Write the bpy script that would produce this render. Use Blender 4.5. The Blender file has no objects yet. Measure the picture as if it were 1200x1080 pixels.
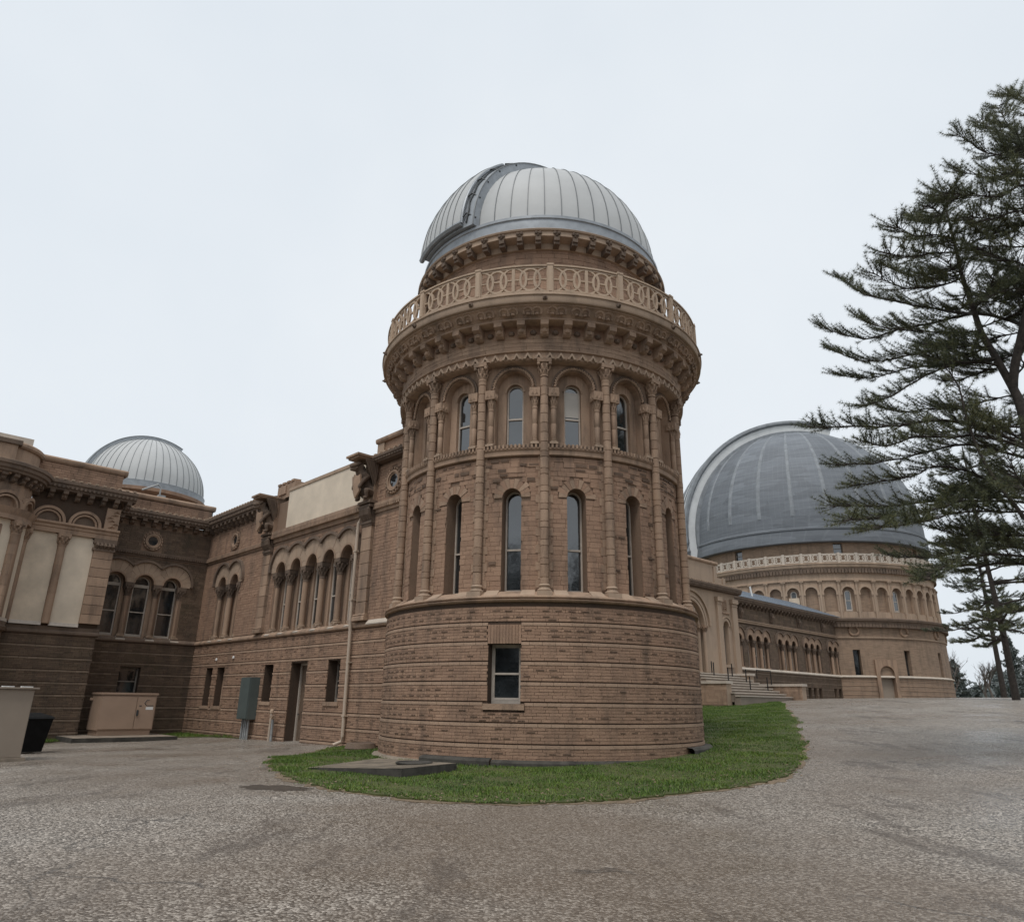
import bpy, bmesh, math, random
import numpy as np
from math import sin, cos, pi, radians, sqrt, atan2, asin, acos
from mathutils import Vector, Matrix

random.seed(7)
RNG = np.random.default_rng(11)
scene = bpy.context.scene
col = scene.collection

# ------------------------------------------------------------------ camera
EYE = 1.6
cam_d = bpy.data.cameras.new('camera')
cam = bpy.data.objects.new('camera', cam_d)
col.objects.link(cam)
cam_d.sensor_fit = 'HORIZONTAL'
cam_d.sensor_width = 36.0
cam_d.lens = 36.0 * 827.96 / 1200.0
cam_d.clip_start = 0.1
cam_d.clip_end = 3000
cam.matrix_world = (Matrix.Translation((0, 0, EYE)) @ Matrix.Rotation(radians(90 + 18.742), 4, 'X')
                    @ Matrix.Rotation(radians(0.8223), 4, 'Z'))
scene.camera = cam

# ------------------------------------------------------------------ sky and light
world = bpy.data.worlds.new('World')
scene.world = world
world.use_nodes = True
wn, wl = world.node_tree.nodes, world.node_tree.links
wn.clear()
w_out = wn.new('ShaderNodeOutputWorld')
w_bg = wn.new('ShaderNodeBackground')
w_sky = wn.new('ShaderNodeTexSky')
w_sky.sky_type = 'NISHITA'
w_sky.sun_disc = False
SUN_EL, SUN_AZ = 62.0, 202.0          # sun high behind the camera, wholly veiled by cloud
w_sky.sun_elevation = radians(SUN_EL)
w_sky.sun_rotation = radians(SUN_AZ)
w_sky.dust_density = 4.0
w_sc = wn.new('ShaderNodeVectorMath'); w_sc.operation = 'SCALE'
w_sc.inputs['Scale'].default_value = 0.10
w_co = wn.new('ShaderNodeTexCoord')
w_no = wn.new('ShaderNodeTexNoise')
w_no.inputs['Scale'].default_value = 1.6
w_no.inputs['Detail'].default_value = 5.0
w_rp = wn.new('ShaderNodeValToRGB')
w_rp.color_ramp.elements[0].position = 0.3
w_rp.color_ramp.elements[0].color = (0.685, 0.745, 0.805, 1)
w_rp.color_ramp.elements[1].position = 0.72
w_rp.color_ramp.elements[1].color = (0.80, 0.84, 0.875, 1)
w_mx = wn.new('ShaderNodeMix'); w_mx.data_type = 'RGBA'
w_mx.inputs['Factor'].default_value = 0.93        # a closed overcast deck over the blue
wl.new(w_co.outputs['Generated'], w_no.inputs['Vector'])
wl.new(w_no.outputs['Fac'], w_rp.inputs['Fac'])
wl.new(w_sky.outputs['Color'], w_sc.inputs[0])
wl.new(w_sc.outputs['Vector'], w_mx.inputs['A'])
wl.new(w_rp.outputs['Color'], w_mx.inputs['B'])
wl.new(w_mx.outputs['Result'], w_bg.inputs['Color'])
w_bg.inputs['Strength'].default_value = 1.0
wl.new(w_bg.outputs['Background'], w_out.inputs['Surface'])

sun_d = bpy.data.lights.new('sun', 'SUN')
sun_d.energy = 1.45
sun_d.angle = radians(16)
sun_d.color = (1.0, 0.965, 0.92)
sun = bpy.data.objects.new('sun', sun_d)
col.objects.link(sun)
sun.rotation_euler = (radians(90 - SUN_EL), 0, radians(180 - SUN_AZ))
sun.location = (10, -20, 60)

scene.view_settings.view_transform = 'Standard'
scene.view_settings.look = 'None'
scene.view_settings.exposure = 0.15
scene.view_settings.gamma = 1.0

# ------------------------------------------------------------------ frames of reference
D0, AZ0 = 23.5, radians(2.436)
TX, TY = D0 * sin(AZ0), D0 * cos(AZ0)               # near tower axis
AA = radians(46.0)
UX, UY = sin(AA), cos(AA)                           # long axis of the building
VX, VY = -cos(AA), sin(AA)                          # cross axis
AZG = radians(22.58)
GX, GY = 88.0 * sin(AZG), 88.0 * cos(AZG)           # great tower axis
A2X, A2Y = TX - 0.87 * UX + 41.7 * VX, TY - 0.87 * UY + 41.7 * VY


def W(s, t, h):
    return (TX + UX * s + VX * t, TY + UY * s + VY * t, h + EYE)


def uv(x, y):
    return ((x - TX) * UX + (y - TY) * UY, (x - TX) * VX + (y - TY) * VY)


BS_S = [-60, -6, -3.6, 2, 28, 51, 64, 300]
BS_H = [-1.62, -1.58, -1.52, -1.24, .33, .76, .68, .5]


def gz(x, y):
    """ground height (world z)"""
    s, t = uv(x, y)
    return float(np.interp(s, BS_S, BS_H)) - .012 * min(max(t, 0), 25) + EYE


def gst(s, t):
    p = W(s, t, 0)
    return gz(p[0], p[1])


def CW(phi, r, h, c=(TX, TY), az=AZ0):
    n = cdir(phi, az)
    return (c[0] + r * n[0], c[1] + r * n[1], h + EYE)


def cdir(phi, az=AZ0):
    ca, sa = cos(phi), sin(phi)
    return (-sin(az) * ca + cos(az) * sa, -cos(az) * ca - sin(az) * sa)


def cylmap(phc, R, c=(TX, TY), az=AZ0):
    return lambda x, z, d: CW(phc + x / R, R + d, z, c, az)


def wallA(x, z, d):      # runs along v, faces the court; x grows to the right seen from outside
    return W(-2.8 - d, -x, z)


def wall_t(t0):          # runs along u
    return lambda x, z, d: W(x, t0 - d, z)


def wall_s(s0):
    return lambda x, z, d: W(s0 - d, -x, z)


ROT_A = atan2(-UY, -UX)      # outward direction of wall A
ROT_T = atan2(-VY, -VX)      # outward direction of walls facing -v


# ------------------------------------------------------------------ materials
def new_mat(name):
    m = bpy.data.materials.new(name)
    m.use_nodes = True
    nt = m.node_tree
    b = nt.nodes['Principled BSDF']
    return m, nt.nodes, nt.links, b


def N(nodes, typ, **kw):
    n = nodes.new(typ)
    for k, v in kw.items():
        setattr(n, k, v)
    return n


def noise(nodes, links, vec, scale, detail=3.0, rough=0.55):
    n = nodes.new('ShaderNodeTexNoise')
    n.inputs['Scale'].default_value = scale
    n.inputs['Detail'].default_value = detail
    n.inputs['Roughness'].default_value = rough
    if vec is not None:
        links.new(vec, n.inputs['Vector'])
    return n.outputs['Fac']


def ramp(nodes, links, fac, stops):
    r = nodes.new('ShaderNodeValToRGB')
    e = r.color_ramp.elements
    while len(e) < len(stops):
        e.new(0.5)
    for i, (p, c) in enumerate(stops):
        e[i].position = p
        e[i].color = (c[0], c[1], c[2], 1) if not isinstance(c, (int, float)) else (c, c, c, 1)
    links.new(fac, r.inputs['Fac'])
    return r.outputs['Color']


def mix(nodes, links, fac, a, b, mode='MIX'):
    m = nodes.new('ShaderNodeMix')
    m.data_type = 'RGBA'
    m.blend_type = mode
    for key, v in (('Factor', fac), ('A', a), ('B', b)):
        sock = m.inputs[key]
        if hasattr(v, 'node'):
            links.new(v, sock)
        elif isinstance(v, (int, float)):
            sock.default_value = v
        else:
            sock.default_value = (v[0], v[1], v[2], 1)
    return m.outputs['Result']


def math_n(nodes, links, op, a, b=None):
    m = nodes.new('ShaderNodeMath')
    m.operation = op
    for i, v in enumerate((a, b)):
        if v is None:
            continue
        if hasattr(v, 'node'):
            links.new(v, m.inputs[i])
        else:
            m.inputs[i].default_value = v
    return m.outputs['Value']


def bump(nodes, links, b, height, strength=0.3, dist=0.02):
    bn = nodes.new('ShaderNodeBump')
    bn.inputs['Strength'].default_value = strength
    bn.inputs['Distance'].default_value = dist
    links.new(height, bn.inputs['Height'])
    links.new(bn.outputs['Normal'], b.inputs['Normal'])


def world_pos(nodes):
    return nodes.new('ShaderNodeNewGeometry').outputs['Position']


def masonry(name, light, dark, var=0.5, soot=0.35, soot_col=(0.05, 0.045, 0.04), streak=True, bumps=0.4, rough=0.9, moss=0.0):
    """stone or brick: each piece its own tint, weather stains over all of them"""
    m, nd, ln, b = new_mat(name)
    geo = nd.new('ShaderNodeNewGeometry')
    oi = nd.new('ShaderNodeObjectInfo')
    pos = geo.outputs['Position']
    r = math_n(nd, ln, 'FRACT', math_n(nd, ln, 'ADD', geo.outputs['Random Per Island'], oi.outputs['Random']))
    mid = [(light[i] + dark[i]) / 2 for i in range(3)]
    tint = ramp(nd, ln, r, [(0.0, dark), (0.14, [dark[i] * .6 + mid[i] * .4 for i in range(3)]), (0.5, mid), (0.9, light),
                            (1.0, [min(1, c * 1.18) for c in light])])
    base = mix(nd, ln, var, mid, tint)
    grain = noise(nd, ln, pos, 30.0, 4.0, 0.6)
    base = mix(nd, ln, 0.35, base, ramp(nd, ln, grain, [(0.3, [c * .68 for c in mid]), (0.7, [min(1, c * 1.25) for c in mid])]))
    big = noise(nd, ln, pos, 0.45, 4.0, 0.6)
    base = mix(nd, ln, ramp(nd, ln, big, [(0.35, 0.0), (0.75, 0.42)]), base, [mid[0] * .72, mid[1] * .76, mid[2] * .82])
    if soot > 0:
        mp = nd.new('ShaderNodeMapping')
        mp.inputs['Scale'].default_value = (1.3, 1.3, 0.28 if streak else 1.0)
        ln.new(pos, mp.inputs['Vector'])
        st = noise(nd, ln, mp.outputs['Vector'], 1.6, 5.0, 0.65)
        base = mix(nd, ln, ramp(nd, ln, st, [(0.47, 0.0), (0.74, soot)]), base, soot_col)
    if moss > 0:
        mo = noise(nd, ln, pos, 0.8, 5.0, 0.7)
        base = mix(nd, ln, ramp(nd, ln, mo, [(0.5, 0.0), (0.72, moss)]), base, (0.035, 0.042, 0.018))
    ln.new(base, b.inputs['Base Color'])
    b.inputs['Roughness'].default_value = rough
    b.inputs['Specular IOR Level'].default_value = 0.25
    bump(nd, ln, b, noise(nd, ln, pos, 22.0, 5.0, 0.65), bumps, 0.03)
    return m


def far_brick():
    m = masonry('fine_coursed_brick', (0.38, 0.272, 0.193), (0.28, 0.196, 0.138), var=0.2, soot=0.45, bumps=0.3)
    nd, ln = m.node_tree.nodes, m.node_tree.links
    b = nd['Principled BSDF']
    old = b.inputs['Base Color'].links[0].from_socket
    mp = nd.new('ShaderNodeMapping')
    mp.inputs['Scale'].default_value = (0.9, 0.9, 9.0)
    ln.new(world_pos(nd), mp.inputs['Vector'])
    f = noise(nd, ln, mp.outputs['Vector'], 1.3, 4.0, 0.7)
    ln.new(mix(nd, ln, ramp(nd, ln, f, [(0.42, 0.0), (0.7, 0.55)]), old, (0.12, 0.085, 0.06)), b.inputs['Base Color'])
    return m


def simple(name, c, rough=0.6, metal=0.0, var=0.12, scale=6.0, bumps=0.0, streak=False, ior=1.5):
    m, nd, ln, b = new_mat(name)
    pos = world_pos(nd)
    if streak:
        mp = nd.new('ShaderNodeMapping')
        mp.inputs['Scale'].default_value = (2.0, 2.0, 0.2)
        ln.new(pos, mp.inputs['Vector'])
        v = mp.outputs['Vector']
    else:
        v = pos
    n = noise(nd, ln, v, scale, 5.0, 0.62)
    lo = [max(0, x * (1 - var)) for x in c]
    hi = [min(1, x * (1 + var)) for x in c]
    ln.new(ramp(nd, ln, n, [(0.3, lo), (0.7, hi)]), b.inputs['Base Color'])
    b.inputs['Roughness'].default_value = rough
    b.inputs['Metallic'].default_value = metal
    b.inputs['IOR'].default_value = ior
    if bumps > 0:
        bump(nd, ln, b, noise(nd, ln, pos, scale * 6, 4.0), bumps, 0.01)
    return m


MAT = {}
MAT['brick'] = masonry('roman_brick', (0.435, 0.282, 0.194), (0.235, 0.145, 0.098), var=0.55, soot=0.55, bumps=0.5)
MAT['far_brick'] = far_brick()
MAT['soot_brick'] = masonry('sooty_rock_face', (0.22, 0.146, 0.102), (0.085, 0.058, 0.042), var=0.75, soot=0.4, bumps=0.8)
MAT['reveal'] = masonry('reveal_stone', (0.27, 0.182, 0.127), (0.21, 0.14, 0.097), var=0.2, soot=0.45)
MAT['mortar'] = masonry('brick_joint', (0.10, 0.068, 0.048), (0.07, 0.046, 0.033), var=0.2, soot=0.4)
MAT['band'] = masonry('band_brick', (0.47, 0.325, 0.232), (0.33, 0.222, 0.155), var=0.5, soot=0.3)
MAT['stone'] = masonry('terracotta_stone', (0.465, 0.325, 0.23), (0.25, 0.165, 0.113), var=0.62, soot=0.66, bumps=0.45)
MAT['trim'] = masonry('pale_terracotta', (0.465, 0.345, 0.252), (0.33, 0.237, 0.17), var=0.5, soot=0.35, bumps=0.3)
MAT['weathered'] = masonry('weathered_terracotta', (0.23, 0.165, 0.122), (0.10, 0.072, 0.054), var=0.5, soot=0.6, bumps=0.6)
MAT['old_brick'] = masonry('dark_mossy_brick', (0.215, 0.15, 0.104), (0.075, 0.053, 0.04), var=0.62, soot=0.5, bumps=0.5, moss=0.30)  # darker, mossier version of the main brick
MAT['old_band'] = masonry('dark_mossy_band_brick', (0.27, 0.20, 0.145), (0.15, 0.11, 0.08), var=0.5, soot=0.35, moss=0.2)  # darker, mossier version of the band brick
MAT['cast_stone'] = masonry('balcony_stone', (0.52, 0.395, 0.288), (0.42, 0.312, 0.226), var=0.3, soot=0.25, bumps=0.2)
MAT['buff'] = masonry('buff_terracotta', (0.44, 0.33, 0.243), (0.335, 0.245, 0.178), var=0.35, soot=0.2, bumps=0.2)
MAT['lime'] = masonry('pale_limestone', (0.60, 0.53, 0.45), (0.46, 0.39, 0.32), var=0.4, soot=0.25, bumps=0.2)
MAT['cream'] = simple('cream_panel_paint', (0.64, 0.545, 0.43), 0.85, 0, 0.12, 1.1, 0.1)
MAT['cream_shade'] = simple('shade_toned_panel_paint', (0.58, 0.485, 0.375), 0.85, 0, 0.16, 1.4, 0.15)  # darker cream: the shade on the second bay is put into the paint
MAT['frame'] = simple('window_paint', (0.46, 0.40, 0.34), 0.55, 0, 0.12, 9.0)
MAT['frame_dark'] = simple('old_window_paint', (0.22, 0.19, 0.16), 0.6, 0, 0.2, 9.0)
MAT['dome'] = simple('dome_sheet_metal', (0.455, 0.46, 0.455), 0.62, 0.0, 0.06, 0.9, 0.05)
MAT['dome_seam'] = simple('dome_seam_metal', (0.20, 0.21, 0.215), 0.6, 0.3, 0.1, 2)
MAT['dome_ring'] = simple('dome_ring_metal', (0.285, 0.305, 0.325), 0.5, 0.3, 0.18, 3.0)
MAT['dark_metal'] = simple('dark_painted_metal', (0.045, 0.05, 0.052), 0.6, 0.2, 0.3, 5)
MAT['slate'] = simple('slate_roof', (0.19, 0.22, 0.26), 0.6, 0.0, 0.4, 6, 0.25)
MAT['tan_paint'] = simple('tan_cabinet_paint', (0.335, 0.235, 0.170), 0.7, 0.0, 0.07, 1.5, 0.03)
MAT['tan_paint2'] = simple('grey_tan_paint', (0.28, 0.23, 0.182), 0.7, 0.0, 0.06, 1.5, 0.03)
MAT['green_box'] = simple('grey_green_paint', (0.085, 0.105, 0.10), 0.5, 0.0, 0.1, 2)
MAT['conduit'] = simple('grey_conduit', (0.30, 0.31, 0.31), 0.5, 0.2, 0.2, 8)
MAT['spout'] = simple('downspout_paint', (0.46, 0.37, 0.29), 0.55, 0.0, 0.12, 2, streak=True)
MAT['black_plastic'] = simple('black_plastic', (0.007, 0.007, 0.007), 0.75, 0.0, 0.3, 6)
MAT['black_plastic'].node_tree.nodes['Principled BSDF'].inputs['Specular IOR Level'].default_value = 0.15
MAT['concrete'] = simple('old_concrete', (0.25, 0.205, 0.16), 0.9, 0.0, 0.32, 2.2, 0.5)
MAT['step_stone'] = simple('step_stone', (0.22, 0.18, 0.145), 0.9, 0.0, 0.12, 1.5, 0.3)
MAT['slab_concrete'] = simple('lichened_concrete', (0.165, 0.135, 0.10), 0.95, 0.0, 0.55, 1.7, 0.6)
MAT['dark_concrete'] = simple('moss_shadow_concrete', (0.055, 0.05, 0.042), 0.95, 0.0, 0.5, 3.0, 0.6)  # dark slab concrete; on the tower footing it also paints the contact shadow
MAT['iron'] = simple('black_iron', (0.012, 0.011, 0.011), 0.55, 0.4, 0.2, 8)
MAT['white'] = simple('white_enamel', (0.72, 0.72, 0.70), 0.5, 0.0, 0.05, 8)
MAT['blind'] = simple('linen_blind', (0.46, 0.43, 0.39), 0.9, 0.0, 0.05, 3)
MAT['bark'] = simple('pine_bark', (0.042, 0.034, 0.028), 0.95, 0.0, 0.5, 9, 0.9)
MAT['bare_bark'] = simple('grey_bark', (0.12, 0.10, 0.09), 0.95, 0.0, 0.3, 4, 0.4)
MAT['door'] = simple('brown_door_paint', (0.13, 0.088, 0.06), 0.6, 0.0, 0.15, 4)


def glass_mat():
    m, nd, ln, b = new_mat('window_glass')
    pos = world_pos(nd)
    n = noise(nd, ln, pos, 1.1, 3.0)
    ln.new(ramp(nd, ln, n, [(0.35, (0.008, 0.010, 0.011)), (0.7, (0.03, 0.036, 0.04))]), b.inputs['Base Color'])
    b.inputs['Roughness'].default_value = 0.06
    b.inputs['IOR'].default_value = 2.15
    bump(nd, ln, b, noise(nd, ln, pos, 2.5, 2.0), 0.12, 0.02)
    return m


MAT['glass'] = glass_mat()


def great_dome_mat():
    m, nd, ln, b = new_mat('great_dome_shingles')
    pos = world_pos(nd)
    mp = nd.new('ShaderNodeMapping')
    mp.inputs['Scale'].default_value = (0.25, 0.25, 3.2)
    ln.new(pos, mp.inputs['Vector'])
    rows = noise(nd, ln, mp.outputs['Vector'], 1.2, 4.0, 0.7)
    blot = noise(nd, ln, pos, 0.22, 5.0, 0.6)
    c = ramp(nd, ln, rows, [(0.28, (0.125, 0.137, 0.153)), (0.5, (0.165, 0.180, 0.199)), (0.74, (0.205, 0.220, 0.238))])
    c = mix(nd, ln, ramp(nd, ln, blot, [(0.35, 0.0), (0.7, 0.5)]), c, (0.135, 0.150, 0.170))
    pm = nd.new('ShaderNodeMapping')
    pm.inputs['Scale'].default_value = (0.55, 0.55, 1.5)
    ln.new(pos, pm.inputs['Vector'])
    pv = nd.new('ShaderNodeTexVoronoi')
    pv.distance = 'CHEBYCHEV'
    pv.inputs['Scale'].default_value = 0.8
    ln.new(pm.outputs['Vector'], pv.inputs['Vector'])
    oi = nd.new('ShaderNodeObjectInfo')
    sepc = nd.new('ShaderNodeSeparateColor')
    ln.new(pv.outputs['Color'], sepc.inputs['Color'])
    pr = math_n(nd, ln, 'ADD', math_n(nd, ln, 'MULTIPLY', sepc.outputs['Red'], 0.5), math_n(nd, ln, 'MULTIPLY', oi.outputs['Random'], 0.5))
    c = mix(nd, ln, 0.8, c, ramp(nd, ln, pr, [(0.1, 0.72), (0.55, 0.98), (0.95, 1.25)]), 'MULTIPLY')
    ln.new(c, b.inputs['Base Color'])
    tc = nd.new('ShaderNodeTexCoord')
    for axis, sc_, st_ in (('Y', 0.62, 0.13), ('Z', 0.42, 0.12)):
        wv_ = nd.new('ShaderNodeTexWave')
        wv_.wave_type = 'BANDS'
        wv_.bands_direction = axis
        wv_.inputs['Scale'].default_value = sc_
        wv_.inputs['Distortion'].default_value = 0.3
        ln.new(tc.outputs['Object'], wv_.inputs['Vector'])
        c = mix(nd, ln, ramp(nd, ln, wv_.outputs['Fac'], [(0.0, st_), (0.06, 0.0)]), c, (0.30, 0.315, 0.33))
    ln.new(c, b.inputs['Base Color'])
    b.inputs['Roughness'].default_value = 0.7
    b.inputs['Metallic'].default_value = 0.0
    w = nd.new('ShaderNodeTexWave')
    w.wave_type = 'BANDS'
    w.bands_direction = 'Z'
    w.wave_profile = 'SAW'
    w.inputs['Scale'].default_value = 0.75
    w.inputs['Distortion'].default_value = 0.5
    ln.new(pos, w.inputs['Vector'])
    bump(nd, ln, b, w.outputs['Fac'], 0.5, 0.06)
    return m


MAT['great_dome'] = great_dome_mat()
MAT['great_rib'] = simple('great_dome_rib_metal', (0.205, 0.22, 0.236), 0.65, 0.0, 0.22, 1.6, 0.1)
MAT['great_shutter'] = simple('great_shutter_metal', (0.56, 0.57, 0.57), 0.55, 0.2, 0.12, 0.8)


def asphalt_mat():
    m, nd, ln, b = new_mat('chip_sealed_asphalt')
    pos = world_pos(nd)
    chips = nd.new('ShaderNodeTexVoronoi')
    chips.inputs['Scale'].default_value = 42.0
    ln.new(pos, chips.inputs['Vector'])
    cellv = nd.new('ShaderNodeSeparateColor')
    ln.new(chips.outputs['Color'], cellv.inputs['Color'])
    c = ramp(nd, ln, cellv.outputs['Red'], [(0.0, (0.030, 0.024, 0.018)), (0.34, (0.125, 0.104, 0.083)), (0.66, (0.31, 0.268, 0.224)), (1.0, (0.74, 0.66, 0.57))])
    flat = noise(nd, ln, pos, 9.0, 5.0, 0.7)
    c = mix(nd, ln, 0.15, c, ramp(nd, ln, flat, [(0.3, (0.145, 0.127, 0.109)), (0.7, (0.28, 0.252, 0.222))]))
    wear = noise(nd, ln, pos, 0.16, 4.0, 0.6)
    stain_c = nd.new('ShaderNodeVectorMath'); stain_c.operation = 'DISTANCE'
    stain_c.inputs[1].default_value = (0.6, 8.5, 0.0)
    ln.new(pos, stain_c.inputs[0])
    near = ramp(nd, ln, math_n(nd, ln, 'DIVIDE', stain_c.outputs['Value'], 16.0), [(0.10, 0.55), (0.36, 0.10), (0.7, 0.0)])
    c = mix(nd, ln, ramp(nd, ln, math_n(nd, ln, 'ADD', wear, math_n(nd, ln, 'MULTIPLY', near, 0.28)), [(0.42, 0.0), (0.66, 0.62)]), c, (0.150, 0.108, 0.074))
    mp = nd.new('ShaderNodeMapping')
    mp.inputs['Rotation'].default_value = (0, 0, radians(38))
    mp.inputs['Scale'].default_value = (1.0, 0.28, 1.0)
    ln.new(pos, mp.inputs['Vector'])
    dirt = noise(nd, ln, mp.outputs['Vector'], 0.6, 9.0, 0.74)
    dm = ramp(nd, ln, dirt, [(0.555, 0.0), (0.60, 0.55)])
    c = mix(nd, ln, dm, c, (0.075, 0.056, 0.042))
    vor = nd.new('ShaderNodeTexVoronoi')
    vor.feature = 'DISTANCE_TO_EDGE'
    vor.inputs['Scale'].default_value = 0.21
    warp = nd.new('ShaderNodeTexNoise')
    warp.inputs['Scale'].default_value = 0.9
    warp.inputs['Detail'].default_value = 4.0
    ln.new(pos, warp.inputs['Vector'])
    va = nd.new('ShaderNodeVectorMath')
    va.operation = 'MULTIPLY_ADD'
    va.inputs[1].default_value = (1.6, 1.6, 1.6)
    ln.new(warp.outputs['Color'], va.inputs[0])
    ln.new(pos, va.inputs[2])
    ln.new(va.outputs['Vector'], vor.inputs['Vector'])
    crack = ramp(nd, ln, vor.outputs['Distance'], [(0.0, 1.0), (0.008, 0.0)])
    cm = math_n(nd, ln, 'MULTIPLY', crack, ramp(nd, ln, noise(nd, ln, pos, 0.35, 2.0), [(0.52, 0.0), (0.62, 0.8)]))
    c = mix(nd, ln, cm, c, (0.045, 0.038, 0.032))
    ln.new(c, b.inputs['Base Color'])
    wet = noise(nd, ln, pos, 0.3, 5.0, 0.6)
    ln.new(ramp(nd, ln, wet, [(0.40, 0.26), (0.62, 0.62)]), b.inputs['Roughness'])
    bn = math_n(nd, ln, 'ADD', math_n(nd, ln, 'MULTIPLY', chips.outputs['Distance'], -0.9), math_n(nd, ln, 'MULTIPLY', cm, -0.8))
    bump(nd, ln, b, bn, 0.8, 0.03)
    return m


MAT['asphalt'] = asphalt_mat()


def soil_mat(name, a, bcol, scale):
    m, nd, ln, b = new_mat(name)
    pos = world_pos(nd)
    c = ramp(nd, ln, noise(nd, ln, pos, scale, 6.0, 0.7), [(0.3, a), (0.7, bcol)])
    c = mix(nd, ln, 0.4, c, ramp(nd, ln, noise(nd, ln, pos, 0.7, 4.0), [(0.35, a), (0.7, bcol)]))
    ln.new(c, b.inputs['Base Color'])
    b.inputs['Roughness'].default_value = 0.95
    bump(nd, ln, b, noise(nd, ln, pos, scale * 2, 5.0, 0.7), 0.8, 0.03)
    return m


MAT['turf'] = soil_mat('turf', (0.030, 0.042, 0.009), (0.105, 0.108, 0.030), 4.0)
MAT['silt'] = soil_mat('damp_silt', (0.035, 0.026, 0.019), (0.085, 0.062, 0.042), 6.0)
MAT['soil'] = soil_mat('sandy_soil', (0.11, 0.075, 0.045), (0.26, 0.195, 0.13), 5.0)


def leaf_mat(name, stops, rough=0.6, trans=0.25):
    m, nd, ln, b = new_mat(name)
    geo = nd.new('ShaderNodeNewGeometry')
    big = noise(nd, ln, geo.outputs['Position'], 0.55, 3.0)
    r = math_n(nd, ln, 'ADD', math_n(nd, ln, 'MULTIPLY', geo.outputs['Random Per Island'], 0.4), math_n(nd, ln, 'MULTIPLY', big, 0.6))
    ln.new(ramp(nd, ln, r, stops), b.inputs['Base Color'])
    b.inputs['Roughness'].default_value = rough
    b.inputs['Transmission Weight'].default_value = 0.0
    return m


MAT['blade'] = leaf_mat('grass_blade', [(0.28, (0.030, 0.068, 0.006)), (0.45, (0.066, 0.128, 0.010)), (0.66, (0.120, 0.185, 0.020)), (0.84, (0.22, 0.215, 0.05)), (0.9, (0.30, 0.24, 0.10))])
MAT['needle'] = leaf_mat('pine_needle', [(0.25, (0.048, 0.060, 0.040)), (0.42, (0.070, 0.084, 0.046)), (0.56, (0.11, 0.125, 0.05)), (0.72, (0.18, 0.17, 0.065))])
MAT['needle_grey'] = leaf_mat('blue_pine_needle', [(0.3, (0.032, 0.044, 0.030)), (0.55, (0.050, 0.064, 0.034)), (0.8, (0.105, 0.10, 0.045))])
MAT['needle_hazed'] = leaf_mat('hazed_conifer_needle', [(0.3, (0.08, 0.095, 0.092)), (0.7, (0.13, 0.148, 0.142))])  # distance haze put into the needle colour: paler and greyer


# ------------------------------------------------------------------ builders
WMX = {}


def tag(o, label=None, cat=None, group=None, kind=None):
    if label: o['label'] = label
    if cat: o['category'] = cat
    if group: o['group'] = group
    if kind: o['kind'] = kind
    return o


def mk(name, data, parent=None, M=None):
    M = M or Matrix.Identity(4)
    o = bpy.data.objects.new(name, data)
    col.objects.link(o)
    if parent is not None:
        o.parent = parent
        o.matrix_basis = WMX[parent.name].inverted() @ M
    else:
        o.matrix_basis = M
    WMX[o.name] = M
    return o


def thing(name, loc, label, cat, group=None):
    return tag(mk(name, None, None, Matrix.Translation(loc)), label, cat, group)


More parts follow.
